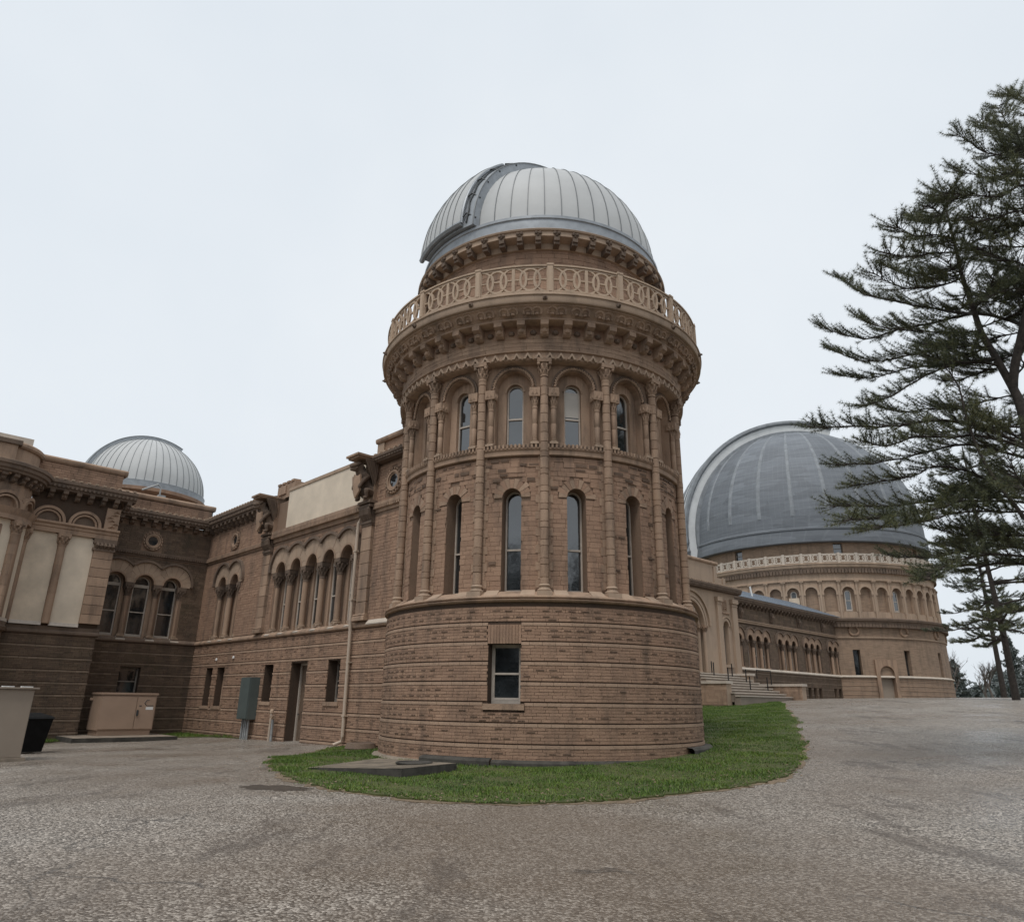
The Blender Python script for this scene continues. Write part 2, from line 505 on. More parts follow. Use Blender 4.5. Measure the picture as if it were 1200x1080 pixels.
class MB:
    def __init__(self):
        self.v, self.f = [], []

    def add(self, pts, faces):
        o = len(self.v)
        self.v.extend(pts)
        self.f.extend([tuple(i + o for i in q) for q in faces])

    def quad(self, a, b, c, d):
        self.add([a, b, c, d], [(0, 1, 2, 3)])

    def hexa(self, fm, x0, x1, z0, z1, d0, d1, back=True, taper=0.0):
        t = taper
        p = [fm(x0, z0, d0), fm(x1, z0, d0), fm(x1, z1, d0), fm(x0, z1, d0),
             fm(x0 + t, z0 + t, d1), fm(x1 - t, z0 + t, d1), fm(x1 - t, z1 - t, d1), fm(x0 + t, z1 - t, d1)]
        fs = [(4, 5, 6, 7), (0, 1, 5, 4), (1, 2, 6, 5), (2, 3, 7, 6), (3, 0, 4, 7)]
        if back:
            fs.append((3, 2, 1, 0))
        self.add(p, fs)

    def box(self, x0, x1, y0, y1, z0, z1):
        p = [(x0, y0, z0), (x1, y0, z0), (x1, y1, z0), (x0, y1, z0), (x0, y0, z1), (x1, y0, z1), (x1, y1, z1), (x0, y1, z1)]
        self.add(p, [(0, 3, 2, 1), (4, 5, 6, 7), (0, 1, 5, 4), (1, 2, 6, 5), (2, 3, 7, 6), (3, 0, 4, 7)])

    def lathe(self, prof, n=96, a0=0.0, a1=2 * pi, c=(TX, TY), az=AZ0):
        closed = abs(a1 - a0 - 2 * pi) < 1e-6
        m = n if closed else n + 1
        pts = []
        for i in range(m):
            a = a0 + (a1 - a0) * i / n
            for (r, h) in prof:
                pts.append(CW(a, r, h, c, az))
        k = len(prof)
        fs = []
        for i in range(n):
            j = (i + 1) % m
            for q in range(k - 1):
                fs.append((i * k + q, j * k + q, j * k + q + 1, i * k + q + 1))
        self.add(pts, fs)

    def turn(self, prof, n=16, cap=True, c=(0, 0)):
        """small lathe about the local z axis"""
        k = len(prof)
        pts = []
        for i in range(n):
            a = 2 * pi * i / n
            for (r, z) in prof:
                pts.append((c[0] + r * cos(a), c[1] + r * sin(a), z))
        fs = []
        for i in range(n):
            j = (i + 1) % n
            for q in range(k - 1):
                fs.append((i * k + q, j * k + q, j * k + q + 1, i * k + q + 1))
        if cap:
            fs.append(tuple(i * k + k - 1 for i in range(n)))
            fs.append(tuple(i * k for i in reversed(range(n))))
        self.add(pts, fs)

    def tube(self, pts, rad, n=6, close=False, cap=True):
        P = [Vector(p) for p in pts]
        m = len(P)
        R = rad if isinstance(rad, (list, tuple)) else [rad] * m
        ring = []
        up = Vector((0.13, 0.31, 0.94)).normalized()
        for i in range(m):
            if close:
                d = P[(i + 1) % m] - P[i - 1]
            else:
                d = P[min(i + 1, m - 1)] - P[max(i - 1, 0)]
            if d.length < 1e-9:
                d = Vector((0, 0, 1))
            d.normalize()
            u = up if abs(d.dot(up)) < 0.95 else Vector((1, 0, 0))
            a = d.cross(u).normalized()
            b = d.cross(a)
            for q in range(n):
                an = 2 * pi * q / n
                ring.append(tuple(P[i] + (a * cos(an) + b * sin(an)) * R[i]))
        fs = []
        for i in range(m if close else m - 1):
            j = (i + 1) % m
            for q in range(n):
                r = (q + 1) % n
                fs.append((i * n + q, i * n + r, j * n + r, j * n + q))
        if cap and not close:
            fs.append(tuple(range(n)))
            fs.append(tuple((m - 1) * n + q for q in reversed(range(n))))
        self.add(ring, fs)

    def molding(self, fm, x0, x1, prof, step=0.5):
        """a profile [(d, z)...] swept along the wall, with end caps"""
        n = max(1, int(math.ceil((x1 - x0) / step)))
        k = len(prof)
        pts = []
        for i in range(n + 1):
            x = x0 + (x1 - x0) * i / n
            for (d, z) in prof:
                pts.append(fm(x, z, d))
        fs = []
        for i in range(n):
            for q in range(k - 1):
                fs.append((i * k + q, (i + 1) * k + q, (i + 1) * k + q + 1, i * k + q + 1))
        fs.append(tuple(range(k)))
        fs.append(tuple(n * k + q for q in reversed(range(k))))
        self.add(pts, fs)

    def wall(self, fm, x0, x1, z0, z1, ops=(), d=0.0, step=0.6):
        """a wall sheet with openings. op = dict(cx, hw, zb, zs, arch, depth, jl, jr, sill)"""
        xs = {x0, x1}
        n = max(1, int(math.ceil((x1 - x0) / step)))
        for i in range(1, n):
            xs.add(x0 + (x1 - x0) * i / n)
        for o in ops:
            a, b = o['cx'] - o['hw'], o['cx'] + o['hw']
            xs.update((a, b))
            if o.get('arch'):
                for i in range(1, 14):
                    xs.add(o['cx'] - o['hw'] * cos(pi * i / 14))
        xs = sorted(x for x in xs if x0 - 1e-6 <= x <= x1 + 1e-6)
        xs = [x for i, x in enumerate(xs) if i == 0 or x - xs[i - 1] > 1e-5]

        def top(o, x):
            if o.get('arch'):
                q = max(0.0, o['hw'] ** 2 - (x - o['cx']) ** 2)
                return o['zs'] + sqrt(q)
            return o['zs']
        for a, b in zip(xs, xs[1:]):
            m = (a + b) / 2
            o = next((o for o in ops if abs(m - o['cx']) < o['hw']), None)
            if o is None:
                self.quad(fm(a, z0, d), fm(b, z0, d), fm(b, z1, d), fm(a, z1, d))
            else:
                if o['zb'] > z0 + 1e-4:
                    self.quad(fm(a, z0, d), fm(b, z0, d), fm(b, o['zb'], d), fm(a, o['zb'], d))
                ta, tb = top(o, a), top(o, b)
                if max(ta, tb) < z1 - 1e-4:
                    self.quad(fm(a, ta, d), fm(b, tb, d), fm(b, z1, d), fm(a, z1, d))
                dd = d - o.get('depth', 0.3)
                self.quad(fm(a, ta, d), fm(a, ta, dd), fm(b, tb, dd), fm(b, tb, d))
                if o.get('sill', True):
                    self.quad(fm(a, o['zb'], d), fm(b, o['zb'], d), fm(b, o['zb'], dd), fm(a, o['zb'], dd))
        for o in ops:
            dd = d - o.get('depth', 0.3)
            for s, key in ((-1, 'jl'), (1, 'jr')):
                if o.get(key, True):
                    x = o['cx'] + s * o['hw']
                    self.quad(fm(x, o['zb'], d), fm(x, o['zs'], d), fm(x, o['zs'], dd), fm(x, o['zb'], dd))

    def mesh(self, name, mat=None, smooth=False, origin=(0, 0, 0), fix=True):
        me = bpy.data.meshes.new(name)
        ox, oy, oz = origin
        me.from_pydata([(x - ox, y - oy, z - oz) for x, y, z in self.v], [], self.f)
        if fix:
            bm = bmesh.new()
            bm.from_mesh(me)
            if smooth:
                bmesh.ops.remove_doubles(bm, verts=bm.verts, dist=1e-5)
            bmesh.ops.recalc_face_normals(bm, faces=bm.faces)
            bm.to_mesh(me)
            bm.free()
        if smooth:
            me.shade_smooth()
            try:
                me.set_sharp_from_angle(angle=radians(38))
            except Exception:
                pass
        if mat:
            me.materials.append(MAT[mat])
        return me

    def build(self, name, mat, parent=None, smooth=False, origin=None, kind=None, label=None, fix=True):
        if origin is None:
            origin = WMX[parent.name].to_translation() if parent is not None else (0, 0, 0)
        o = mk(name, self.mesh(name, mat, smooth, origin, fix), parent, Matrix.Translation(origin))
        tag(o, label, None, None, kind)
        return o


def tri_mesh(name, verts, faces, mat):
    """fast triangle mesh from numpy arrays"""
    me = bpy.data.meshes.new(name)
    nv, nf = len(verts), len(faces)
    me.vertices.add(nv)
    me.vertices.foreach_set('co', np.asarray(verts, np.float32).ravel())
    me.loops.add(nf * 3)
    me.loops.foreach_set('vertex_index', np.asarray(faces, np.int32).ravel())
    me.polygons.add(nf)
    me.polygons.foreach_set('loop_start', np.arange(0, nf * 3, 3, dtype=np.int32))
    me.update(calc_edges=True)
    me.materials.append(MAT[mat])
    return me


def at(p, ang):
    return Matrix.Translation(p) @ Matrix.Rotation(ang, 4, 'Z')


def brick_rows(x0, x1, rows, length, ops=(), gap=0.012, seed=1, vary=0.12, stagger=True):
    """rows = [(z0, z1)]; returns boxes (xa, xb, za, zb, row) cut round the openings"""
    rd = random.Random(seed)
    out = []
    for ri, (za, zb) in enumerate(rows):
        cuts = []
        for o in ops:
            zt = o['zs'] + (o['hw'] if o.get('arch') else 0)
            if za < zt and zb > o['zb']:
                hw = o['hw']
                if o.get('arch') and za > o['zs']:
                    hw = sqrt(max(0, o['hw'] ** 2 - (za - o['zs']) ** 2))
                cuts.append((o['cx'] - hw, o['cx'] + hw))
        cuts.sort()
        free, cur = [], x0
        for a, b in cuts:
            if a > cur:
                free.append((cur, min(a, x1)))
            cur = max(cur, b)
        if cur < x1:
            free.append((cur, x1))
        off = (ri % 2) * length * 0.5 if stagger else rd.random() * length
        for a, b in free:
            x = x0 - length + off
            while x < b:
                ln = length * (1 + rd.uniform(-vary, vary))
                xa, xb = max(a, x), min(b, x + ln - gap)
                x += ln
                if xb - xa > length * .12:
                    out.append((xa, xb, za, zb, ri))
    return out


def bevel_box_mesh(name, mat, sx, sy, sz, b=0.01):
    m = MB()
    m.box(-sx / 2, sx / 2, -sy / 2, sy / 2, 0, sz)
    me = m.mesh(name, mat)
    bm = bmesh.new(); bm.from_mesh(me)
    bmesh.ops.bevel(bm, geom=bm.edges[:], offset=b, segments=1, affect='EDGES')
    bm.to_mesh(me); bm.free()
    return me


def wedge(mb, fm, cx, ci, ri, co, ro, th0, th1, clip=None, d0=0.0, d1=0.04, sub=2):
    """arch stone between an inner arc (centre height ci) and an outer arc (centre co)"""
    inn, out = [], []
    for i in range(sub + 1):
        th = th0 + (th1 - th0) * i / sub
        c, s = cos(th), sin(th)
        k = co - ci
        bq = -2 * s * k
        r = (-bq + sqrt(max(0, bq * bq - 4 * (k * k - ro * ro)))) / 2
        if clip is not None and abs(r * c) > clip:
            r = clip / abs(c)
        inn.append((cx + ri * c, ci + ri * s))
        out.append((cx + r * c, ci + r * s))
    poly = inn + out[::-1]
    n = len(poly)
    pts = [fm(x, z, d0) for x, z in poly] + [fm(x, z, d1) for x, z in poly]
    fs = []
    for i in range(sub):
        fs.append((n + i, n + i + 1, n + n - 2 - i, n + n - 1 - i))
    for i in range(n):
        j = (i + 1) % n
        fs.append((i, j, n + j, n + i))
    mb.add(pts, fs)


def arc_band(mb, fm, cx, cz, r0, r1, a0, a1, d0, d1, n=14):
    """a flat raised band following an arc"""
    pts, fs = [], []
    for i in range(n + 1):
        a = a0 + (a1 - a0) * i / n
        for r, d in ((r0, d0), (r0, d1), (r1, d1), (r1, d0)):
            pts.append(fm(cx + r * cos(a), cz + r * sin(a), d))
    for i in range(n):
        for q in range(4):
            r = (q + 1) % 4
            fs.append((i * 4 + q, i * 4 + r, i * 4 + 4 + r, i * 4 + 4 + q))
    fs.append((0, 1, 2, 3)); fs.append((n * 4 + 3, n * 4 + 2, n * 4 + 1, n * 4))
    mb.add(pts, fs)


def window(parent, fm, cx, hw, zb, zs, d, arch=True, rail=0.5, fw=0.05, mat='frame', pane='glass', n=12):
    """sash window: frame with a meeting rail (part 'window'), two panes (sub-parts)"""
    m = MB()
    zt = zs

    def outline(inset):
        w = hw - inset
        p = [(cx - w, zb + inset), (cx - w, zt if arch else zt - inset)]
        if arch:
            p += [(cx - w * cos(pi * i / n), zt + w * sin(pi * i / n)) for i in range(1, n)]
        p += [(cx + w, zt if arch else zt - inset), (cx + w, zb + inset)]
        return p
    A, B = outline(0.0), outline(fw)
    k = len(A)
    pts = [fm(x, z, d + .045) for x, z in A] + [fm(x, z, d + .045) for x, z in B] + [fm(x, z, d) for x, z in B]
    fs = []
    for i in range(k):
        j = (i + 1) % k
        fs.append((i, j, k + j, k + i))
        fs.append((k + i, k + j, 2 * k + j, 2 * k + i))
    m.add(pts, fs)
    H = (zs + (hw if arch else 0)) - zb
    zr = zb + H * rail
    m.hexa(fm, cx - hw + fw, cx + hw - fw, zr - .025, zr + .025, d, d + .06)
    m.hexa(fm, cx - hw + fw, cx + hw - fw, zb + fw, zb + fw + .06, d, d + .05)
    win = m.build('window', mat, parent)
    lo = MB()
    w = hw - fw * .6
    lo.quad(fm(cx - w, zb + fw * .5, d + .012), fm(cx + w, zb + fw * .5, d + .012), fm(cx + w, zr, d + .012), fm(cx - w, zr, d + .012))
    lo.build('pane', pane, win)
    up = MB()
    pp = [(cx - w, zr), (cx - w, zt)]
    if arch:
        pp += [(cx - w * cos(pi * i / n), zt + w * sin(pi * i / n)) for i in range(1, n)]
    pp += [(cx + w, zt), (cx + w, zr)]
    up.add([fm(x, z, d + .004) for x, z in pp], [tuple(range(len(pp)))])
    up.build('pane', pane, win)
    return win


# templates (local frame: +x outward, z up, origin at the foot)
def capital_mesh(name, mat, r, h, w, impost=0.0, leaves=8):
    m = MB()
    m.turn([(r * 1.12, 0), (r * 1.12, h * .07), (r * .98, h * .1), (r * 1.02, h * .3), (r * 1.25, h * .55), (r * 1.55, h * .76)], 14)
    for ring, (zb, zz, rr) in enumerate(((.12, .42, 1.0), (.34, .74, 1.22))):
        for i in range(leaves):
            a = 2 * pi * (i + .5 * ring) / leaves
            c, s = cos(a), sin(a)
            wl = r * .34
            base, tip, out = r * rr, r * (rr + .42), r * (rr + .5)
            pts = [(base * c + wl * s, base * s - wl * c, h * zb), (base * c - wl * s, base * s + wl * c, h * zb),
                   (tip * c - wl * s * .8, tip * s + wl * c * .8, h * zz * .92), (tip * c + wl * s * .8, tip * s - wl * c * .8, h * zz * .92),
                   (out * c, out * s, h * zz * .74), (base * .9 * c, base * .9 * s, h * zz)]
            m.add(pts, [(0, 1, 2, 3), (3, 2, 4), (0, 3, 4), (1, 4, 2), (0, 4, 1), (3, 5, 2)])
    q = w / 2
    t0 = h * .76 if impost == 0 else h * .56
    m.box(-q, q, -q, q, t0 + .0, h)
    for sx in (-1, 1):
        for sy in (-1, 1):
            m.turn([(r * .1, h * .58), (r * .42, h * .63), (r * .42, h * .74), (r * .2, h * .78)], 8, True, (sx * q * .8, sy * q * .8))
    if impost:
        # triangular leaf relief on the impost block
        for k in range(4):
            c, s = cos(k * pi / 2), sin(k * pi / 2)
            for a, b in ((-.75, 0), (0, .75)):
                x0, x1 = a * q, b * q
                top = h * .95
                bot = t0 + (h - t0) * .1
                p = [(q, x0, bot), (q, x1, bot), (q, (x0 + x1) / 2, top), (q + .03, (x0 + x1) / 2, bot + .4 * (top - bot))]
                p = [(x * c - y * s, x * s + y * c, z) for x, y, z in p]
                m.add(p, [(0, 1, 3), (1, 2, 3), (2, 0, 3)])
    return m.mesh(name, mat)


def base_mesh(name, mat, r, h, w):
    m = MB()
    q = w / 2
    m.box(-q, q, -q, q, 0, h * .42)
    m.turn([(r * 1.5, h * .42), (r * 1.6, h * .5), (r * 1.5, h * .6), (r * 1.2, h * .64), (r * 1.16, h * .76), (r * 1.36, h * .8), (r * 1.4, h * .88), (r * 1.02, h)], 18)
    return m.mesh(name, mat, True)


def shaft_mesh(name, mat, r, h, joints=0, n=16):
    m = MB()
    if not joints:
        m.turn([(r, 0), (r, h)], n)
    else:
        k = h / joints
        prof = []
        for i in range(joints):
            z = i * k
            prof += [(r * .93, z), (r, z + .008), (r, z + k - .008), (r * .93, z + k)]
        m.turn(prof, n)
    return m.mesh(name, mat, True)


def corbel_mesh(name, mat, proj, w, h, head=True):
    """scrolled bracket, local x outward from the wall face, z from 0 to h"""
    m = MB()
    prof = [(0, 0), (proj * .28, 0.0), (proj * .48, h * .1), (proj * .58, h * .28), (proj * .62, h * .45), (proj * .8, h * .52), (proj, h * .62), (proj, h), (0, h)]
    n = len(prof)
    q = w / 2
    pts = [(x, -q, z) for x, z in prof] + [(x, q, z) for x, z in prof]
    fs = [tuple(range(n)), tuple(n + i for i in reversed(range(n)))]
    for i in range(n):
        j = (i + 1) % n
        fs.append((i, j, n + j, n + i))
    m.add(pts, fs)
    if head:   # carved mask on the front
        m.turn([(0.0, h * .1), (w * .34, h * .2), (w * .42, h * .36), (w * .3, h * .52), (0.0, h * .58)], 8, False, (proj * .5, 0))
    return m.mesh(name, mat)


# ================================================================== SETTING
def st_sheet(name, mat, slist, tlist, dz, kind='structure'):
    m = MB()
    n = len(tlist)
    for s in slist:
        for t in tlist:
            x, y, _ = W(s, t, 0)
            m.v.append((x, y, gz(x, y) + dz))
    for i in range(len(slist) - 1):
        for j in range(n - 1):
            m.f.append((i * n + j, (i + 1) * n + j, (i + 1) * n + j + 1, i * n + j + 1))
    o = m.build(name, mat, None, fix=False)
    o['kind'] = kind
    return o


tag(st_sheet('ground', 'turf', [-900, -60, -6, -3.6, 2, 28, 51, 64, 150, 300, 900], [-900, -100, 0, 25, 100, 900], -0.06),
    'flat grassy ground running out to the horizon')
tag(st_sheet('driveway', 'asphalt', [-62, -30, -6, -3.6, 2, 15, 28, 40, 51, 64, 80], [-70, -30, 0, 25, 32], 0.0),
    'grey chip-sealed asphalt driveway with brown dirt stains and cracks')


def poly_sheet(name, pts, mat, dz, parent=None, cell=1.2, skirt=0.06):
    from mathutils.geometry import delaunay_2d_cdt
    n = len(pts)
    vs = [Vector((p[0], p[1])) for p in pts]
    xs = [p[0] for p in pts]; ys = [p[1] for p in pts]
    x = min(xs)
    while x < max(xs):
        y = min(ys)
        while y < max(ys):
            if inside(pts, x, y):
                vs.append(Vector((x, y)))
            y += cell
        x += cell
    res = delaunay_2d_cdt(vs, [(i, (i + 1) % n) for i in range(n)], [list(range(n))], 1, 1e-4)
    m = MB()
    for v in res[0]:
        m.v.append((v.x, v.y, gz(v.x, v.y) + dz))
    m.f = [tuple(f) for f in res[2]]
    b = len(m.v)
    for p in pts:
        m.v.append((p[0], p[1], gz(p[0], p[1]) + dz))
        m.v.append((p[0], p[1], gz(p[0], p[1]) + dz - skirt))
    for i in range(n):
        j = (i + 1) % n
        m.f.append((b + 2 * i, b + 2 * j, b + 2 * j + 1, b + 2 * i + 1))
    return m.build(name, mat, parent, fix=False)


def inside(pts, x, y):
    c = False
    n = len(pts)
    j = n - 1
    for i in range(n):
        xi, yi = pts[i][0], pts[i][1]
        xj, yj = pts[j][0], pts[j][1]
        if (yi > y) != (yj > y) and x < (xj - xi) * (y - yi) / (yj - yi) + xi:
            c = not c
        j = i
    return c


def rough_edge(pts, amp, seed, sub=6):
    rd = random.Random(seed)
    out = []
    n = len(pts)
    for i in range(n):
        p0, p1, p2, p3 = [Vector(pts[(i + k) % n][:2]) for k in (-1, 0, 1, 2)]
        for k in range(sub):
            t = k / sub
            q = 0.5 * ((2 * p1) + (-p0 + p2) * t + (2 * p0 - 5 * p1 + 4 * p2 - p3) * t * t + (-p0 + 3 * p1 - 3 * p2 + p3) * t ** 3)
            out.append((q.x + rd.uniform(-amp, amp), q.y + rd.uniform(-amp, amp)))
    return out


LAWN = [(-6.6, 21.9), (-5.64, 18.4), (-4.76, 16.45), (-3.75, 14.75), (-2.57, 13.65), (-1.45, 12.9), (-0.46, 12.6), (0.62, 12.65), (1.79, 13.15),
        (3.13, 14.0), (4.46, 14.85), (5.54, 15.8), (6.45, 17.15), (7.5, 19.5), (9.1, 23.5), (11.35, 29.7), (13.7, 36.8), (16.2, 45.0),
        W(22.5, 5.2, 0)[:2], W(19, 8, 0)[:2], W(4, 4.5, 0)[:2], W(-2.6, 6.5, 0)[:2], (-6.0, 23.0)]
lawn_pts = rough_edge(LAWN, 0.085, 3, 9)
cx0 = sum(p[0] for p in LAWN) / len(LAWN)
soil_pts = []
for i, p in enumerate(lawn_pts):
    a, b = Vector(lawn_pts[i - 1]), Vector(lawn_pts[(i + 1) % len(lawn_pts)])
    nrm = Vector((b.y - a.y, -(b.x - a.x)))
    if nrm.length > 1e-6:
        nrm.normalize()
    wd = 0.06 + 0.12 * sin(i * .37) * sin(i * .11) + random.uniform(0, .12)
    soil_pts.append((p[0] + nrm.x * max(wd, .03), p[1] + nrm.y * max(wd, .03)))
tag(poly_sheet('soil_border', soil_pts, 'soil', 0.010, cell=2.0, skirt=.03), 'narrow strip of sandy soil edging the lawn', None, None, 'structure')
tag(poly_sheet('lawn', lawn_pts, 'turf', 0.035), 'lawn island of short turf round the foot of the near tower', None, None, 'structure')
STRIPS = [[W(s, t, 0)[:2] for s, t in ((-2.9, 21.3), (-7.9, 21.3), (-8.2, 19.2), (-13, 19.2), (-13, 17.2), (-9.6, 17.4), (-8.0, 18.9), (-4.6, 18.6), (-3.2, 17.2), (-2.9, 14.9))]]
for sp in STRIPS:
    tag(poly_sheet('grass_verge', rough_edge(sp, 0.06, 5, 4), 'turf', 0.03), 'strip of turf along the foot of the court walls', None, None, 'structure')


def grass(name, polys, count, label, hmin=.028, hmax=.065):
    xs, ys = [], []
    for poly in polys:
        P = np.array([(p[0], p[1]) for p in poly])
        lo, hi = P.min(0), P.max(0)
        got = 0
        n = count // len(polys)
        while got < n:
            c = RNG.uniform(lo, hi, (n * 2, 2))
            x, y = c[:, 0], c[:, 1]
            ins = np.zeros(len(c), bool)
            j = len(P) - 1
            for i in range(len(P)):
                xi, yi = P[i]; xj, yj = P[j]
                if yi != yj:
                    ins ^= ((yi > y) != (yj > y)) & (x < (xj - xi) * (y - yi) / (yj - yi) + xi)
                j = i
            ins &= (np.hypot(x - TX, y - TY) > 5.02)
            bare = np.sin(x * 1.3 + 2 * np.sin(y * .9)) * np.sin(y * 1.7 + x * .6) + .55 * np.sin(x * 4.1 + y * 3.3)
            ins &= (RNG.random(len(x)) > np.clip((bare - .35) * .9 + np.clip(-x - 2, 0, 3) * .12, 0, .85))
            xs.append(x[ins][:n - got]); ys.append(y[ins][:n - got]); got += len(xs[-1])
    x, y = np.concatenate(xs), np.concatenate(ys)
    n = len(x)
    s = (x - TX) * UX + (y - TY) * UY
    t = (x - TX) * VX + (y - TY) * VY
    z = np.interp(s, BS_S, BS_H) - .012 * np.clip(t, 0, 25) + EYE + .03
    pat = 0.8 + 0.7 * np.sin(x * 2.1 + np.sin(y * 1.7)) * np.sin(y * 2.6)
    h = RNG.uniform(hmin, hmax, n) * np.clip(pat, .55, 1.4)
    a = RNG.uniform(0, 2 * pi, n)
    w = RNG.uniform(.006, .013, n)
    lx, ly = RNG.normal(0, .45, n) * h, RNG.normal(0, .45, n) * h
    V = np.empty((n, 3, 3))
    V[:, 0] = np.stack([x - w * np.cos(a), y - w * np.sin(a), z], 1)
    V[:, 1] = np.stack([x + w * np.cos(a), y + w * np.sin(a), z], 1)
    V[:, 2] = np.stack([x + lx, y + ly, z + h], 1)
    o = mk(name, tri_mesh(name, V.reshape(-1, 3), np.arange(n * 3).reshape(-1, 3), 'blade'))
    return tag(o, label, 'grass', None, 'stuff')


grass('grass', [rough_edge(LAWN, 0.24, 8, 11)], 165000, 'short green grass growing on the lawn island')
grass('verge_grass', [rough_edge(STRIPS[0], .05, 6, 4)], 9000, 'short grass along the foot of the court walls', .05, .13)

# ================================================================== NEAR ROUND TOWER
PH0 = radians(1.3)
BAY = radians(22.5)
tower = thing('observatory_tower', (TX, TY, gz(TX, TY) - .1),
              'tall brown round tower with slim columns, carved balcony and pale grey dome', 'tower')

# --- base drum with one sash window
RB = 4.90
fmD = lambda x, z, d: CW(x, RB + d, z)                 # x is the angle itself here
RAD = 1.0
win_c, win_hw = radians(-10.84), radians(5.0)
op = dict(cx=win_c, hw=win_hw, zb=-.07, zs=1.39, depth=.42)
m = MB()
m.wall(fmD, radians(-180), radians(180), -1.75, 2.50, [op], step=radians(4))
m.build('base_wall', 'mortar', tower)
PER, B0 = 0.4905, -1.588
rows, bands = [], []
for k in range(0, 9):
    z = B0 + k * PER
    if z > 2.3:
        break
    top = min(z + PER, 2.47)
    bands.append((z, z + .076))
    q = (PER - .112) / 5
    for i in range(5):
        a = z + .108 + i * q
        if a + q <= 2.475:
            rows.append((a + .003, a + q - .004))
lint = dict(cx=win_c, hw=win_hw * 1.04, zb=1.39, zs=1.88)
sillop = dict(cx=radians(-10.84), hw=radians(6.3), zb=-.22, zs=-.07)
BL = 0.335 / RB
bricks = brick_rows(radians(-98), radians(98), rows, BL, [op, lint, sillop], gap=.008 / RB, seed=3, vary=.05)
bandb = brick_rows(radians(-98), radians(98), bands, BL, [op, lint, sillop], gap=.007 / RB, seed=4, vary=.03)
# tone: some stones are rock-faced: their middle stands back, dark
rest, rock = MB(), MB()
bricks.sort(key=lambda b: abs((b[0] + b[1]) / 2 + AZ0 * .3) + abs((b[2] + b[3]) / 2) * .02)
rd = random.Random(5)
for i, (xa, xb, za, zb, r) in enumerate(bricks):
    pr = rd.uniform(.022, .034)
    if i < 300:
        m = MB()
        m.hexa(fmD, xa, xb, za, zb, -.01, pr, back=False, taper=0)
        c = CW((xa + xb) / 2, RB, (za + zb) / 2)
        m.build('brick', 'brick', tower, origin=c, fix=False)
    else:
        rest.hexa(fmD, xa, xb, za, zb, -.01, pr, back=False)
    under = -.62 < (za + zb) / 2 < -.22 and abs((xa + xb) / 2 - win_c) < .115
    xm = (xa + xb) / 2
    if under or rd.random() < ((.72 if (za > 1.35 or xm > .6 or xm < -.6) else .16) if r % 5 in (1, 3) else .01):
        q = (xb - xa) * .2
        hh = (zb - za) * .32
        rock.hexa(fmD, xa + q, xb - q * rd.uniform(.8, 1.6), za + hh, zb - hh, pr - .004, pr + rd.uniform(.004, .014), back=False, taper=0)
rest.build('brickwork', 'brick', tower, kind='stuff', fix=False)
rock.build('rock_faced_bosses', 'soot_brick', tower, kind='stuff', fix=False)
m = MB()
for (xa, xb, za, zb, r) in bandb:
    m.hexa(fmD, xa, xb, za, zb, -.01, .040, back=False)
m.build('band_courses', 'band', tower, kind='stuff', fix=False)
# plinth: broken concrete gutter ring at the foot, contact shadow included in its dark colour
for (a0, a1, r, zt, mt, nm) in ((-80, -37, 5.10, -1.47, 'concrete', 'footing'), (-37, -14, 5.14, -1.345, 'dark_concrete', 'footing'), (-13.8, 52, 5.08, -1.375, 'dark_concrete', 'footing'),
                                (52.3, 82, 5.16, -1.13, 'dark_concrete', 'footing')):
    m = MB()
    m.lathe([(4.85, zt + .02), (r - .06, zt), (r, zt - .05), (r + .02, -1.9)], 20, radians(a0), radians(a1))
    m.build(nm, mt, tower)
# small sash window in the drum
fm = cylmap(win_c, RB)
wh = win_hw * RB
window(tower, fm, 0, wh, -.07, 1.39, -.34, arch=False, rail=.5, fw=.085)
m = MB()
m.hexa(fm, -wh - .10, wh + .10, -.215, -.07, -.36, .075)
m.build('window_sill', 'stone', tower)
for i in range(11):     # flat brick lintel, each brick on end
    q = 2 * wh * 1.04 / 11
    xa = -wh * 1.04 + i * q
    m = MB()
    m.hexa(fm, xa + .004, xa + q - .004, 1.395, 1.87, -.02, .03 + random.uniform(-.005, .006), back=False)
    m.build('lintel_brick', 'brick', tower, origin=fm(xa, 1.4, 0), fix=False)
# --- sill moulding over the drum
m = MB()
m.lathe([(4.88, 2.44), (4.99, 2.46), (5.02, 2.50), (4.94, 2.53), (5.0, 2.56), (5.0, 2.585), (4.60, 2.77)], 160)
m.build('sill_moulding', 'stone', tower, smooth=True)

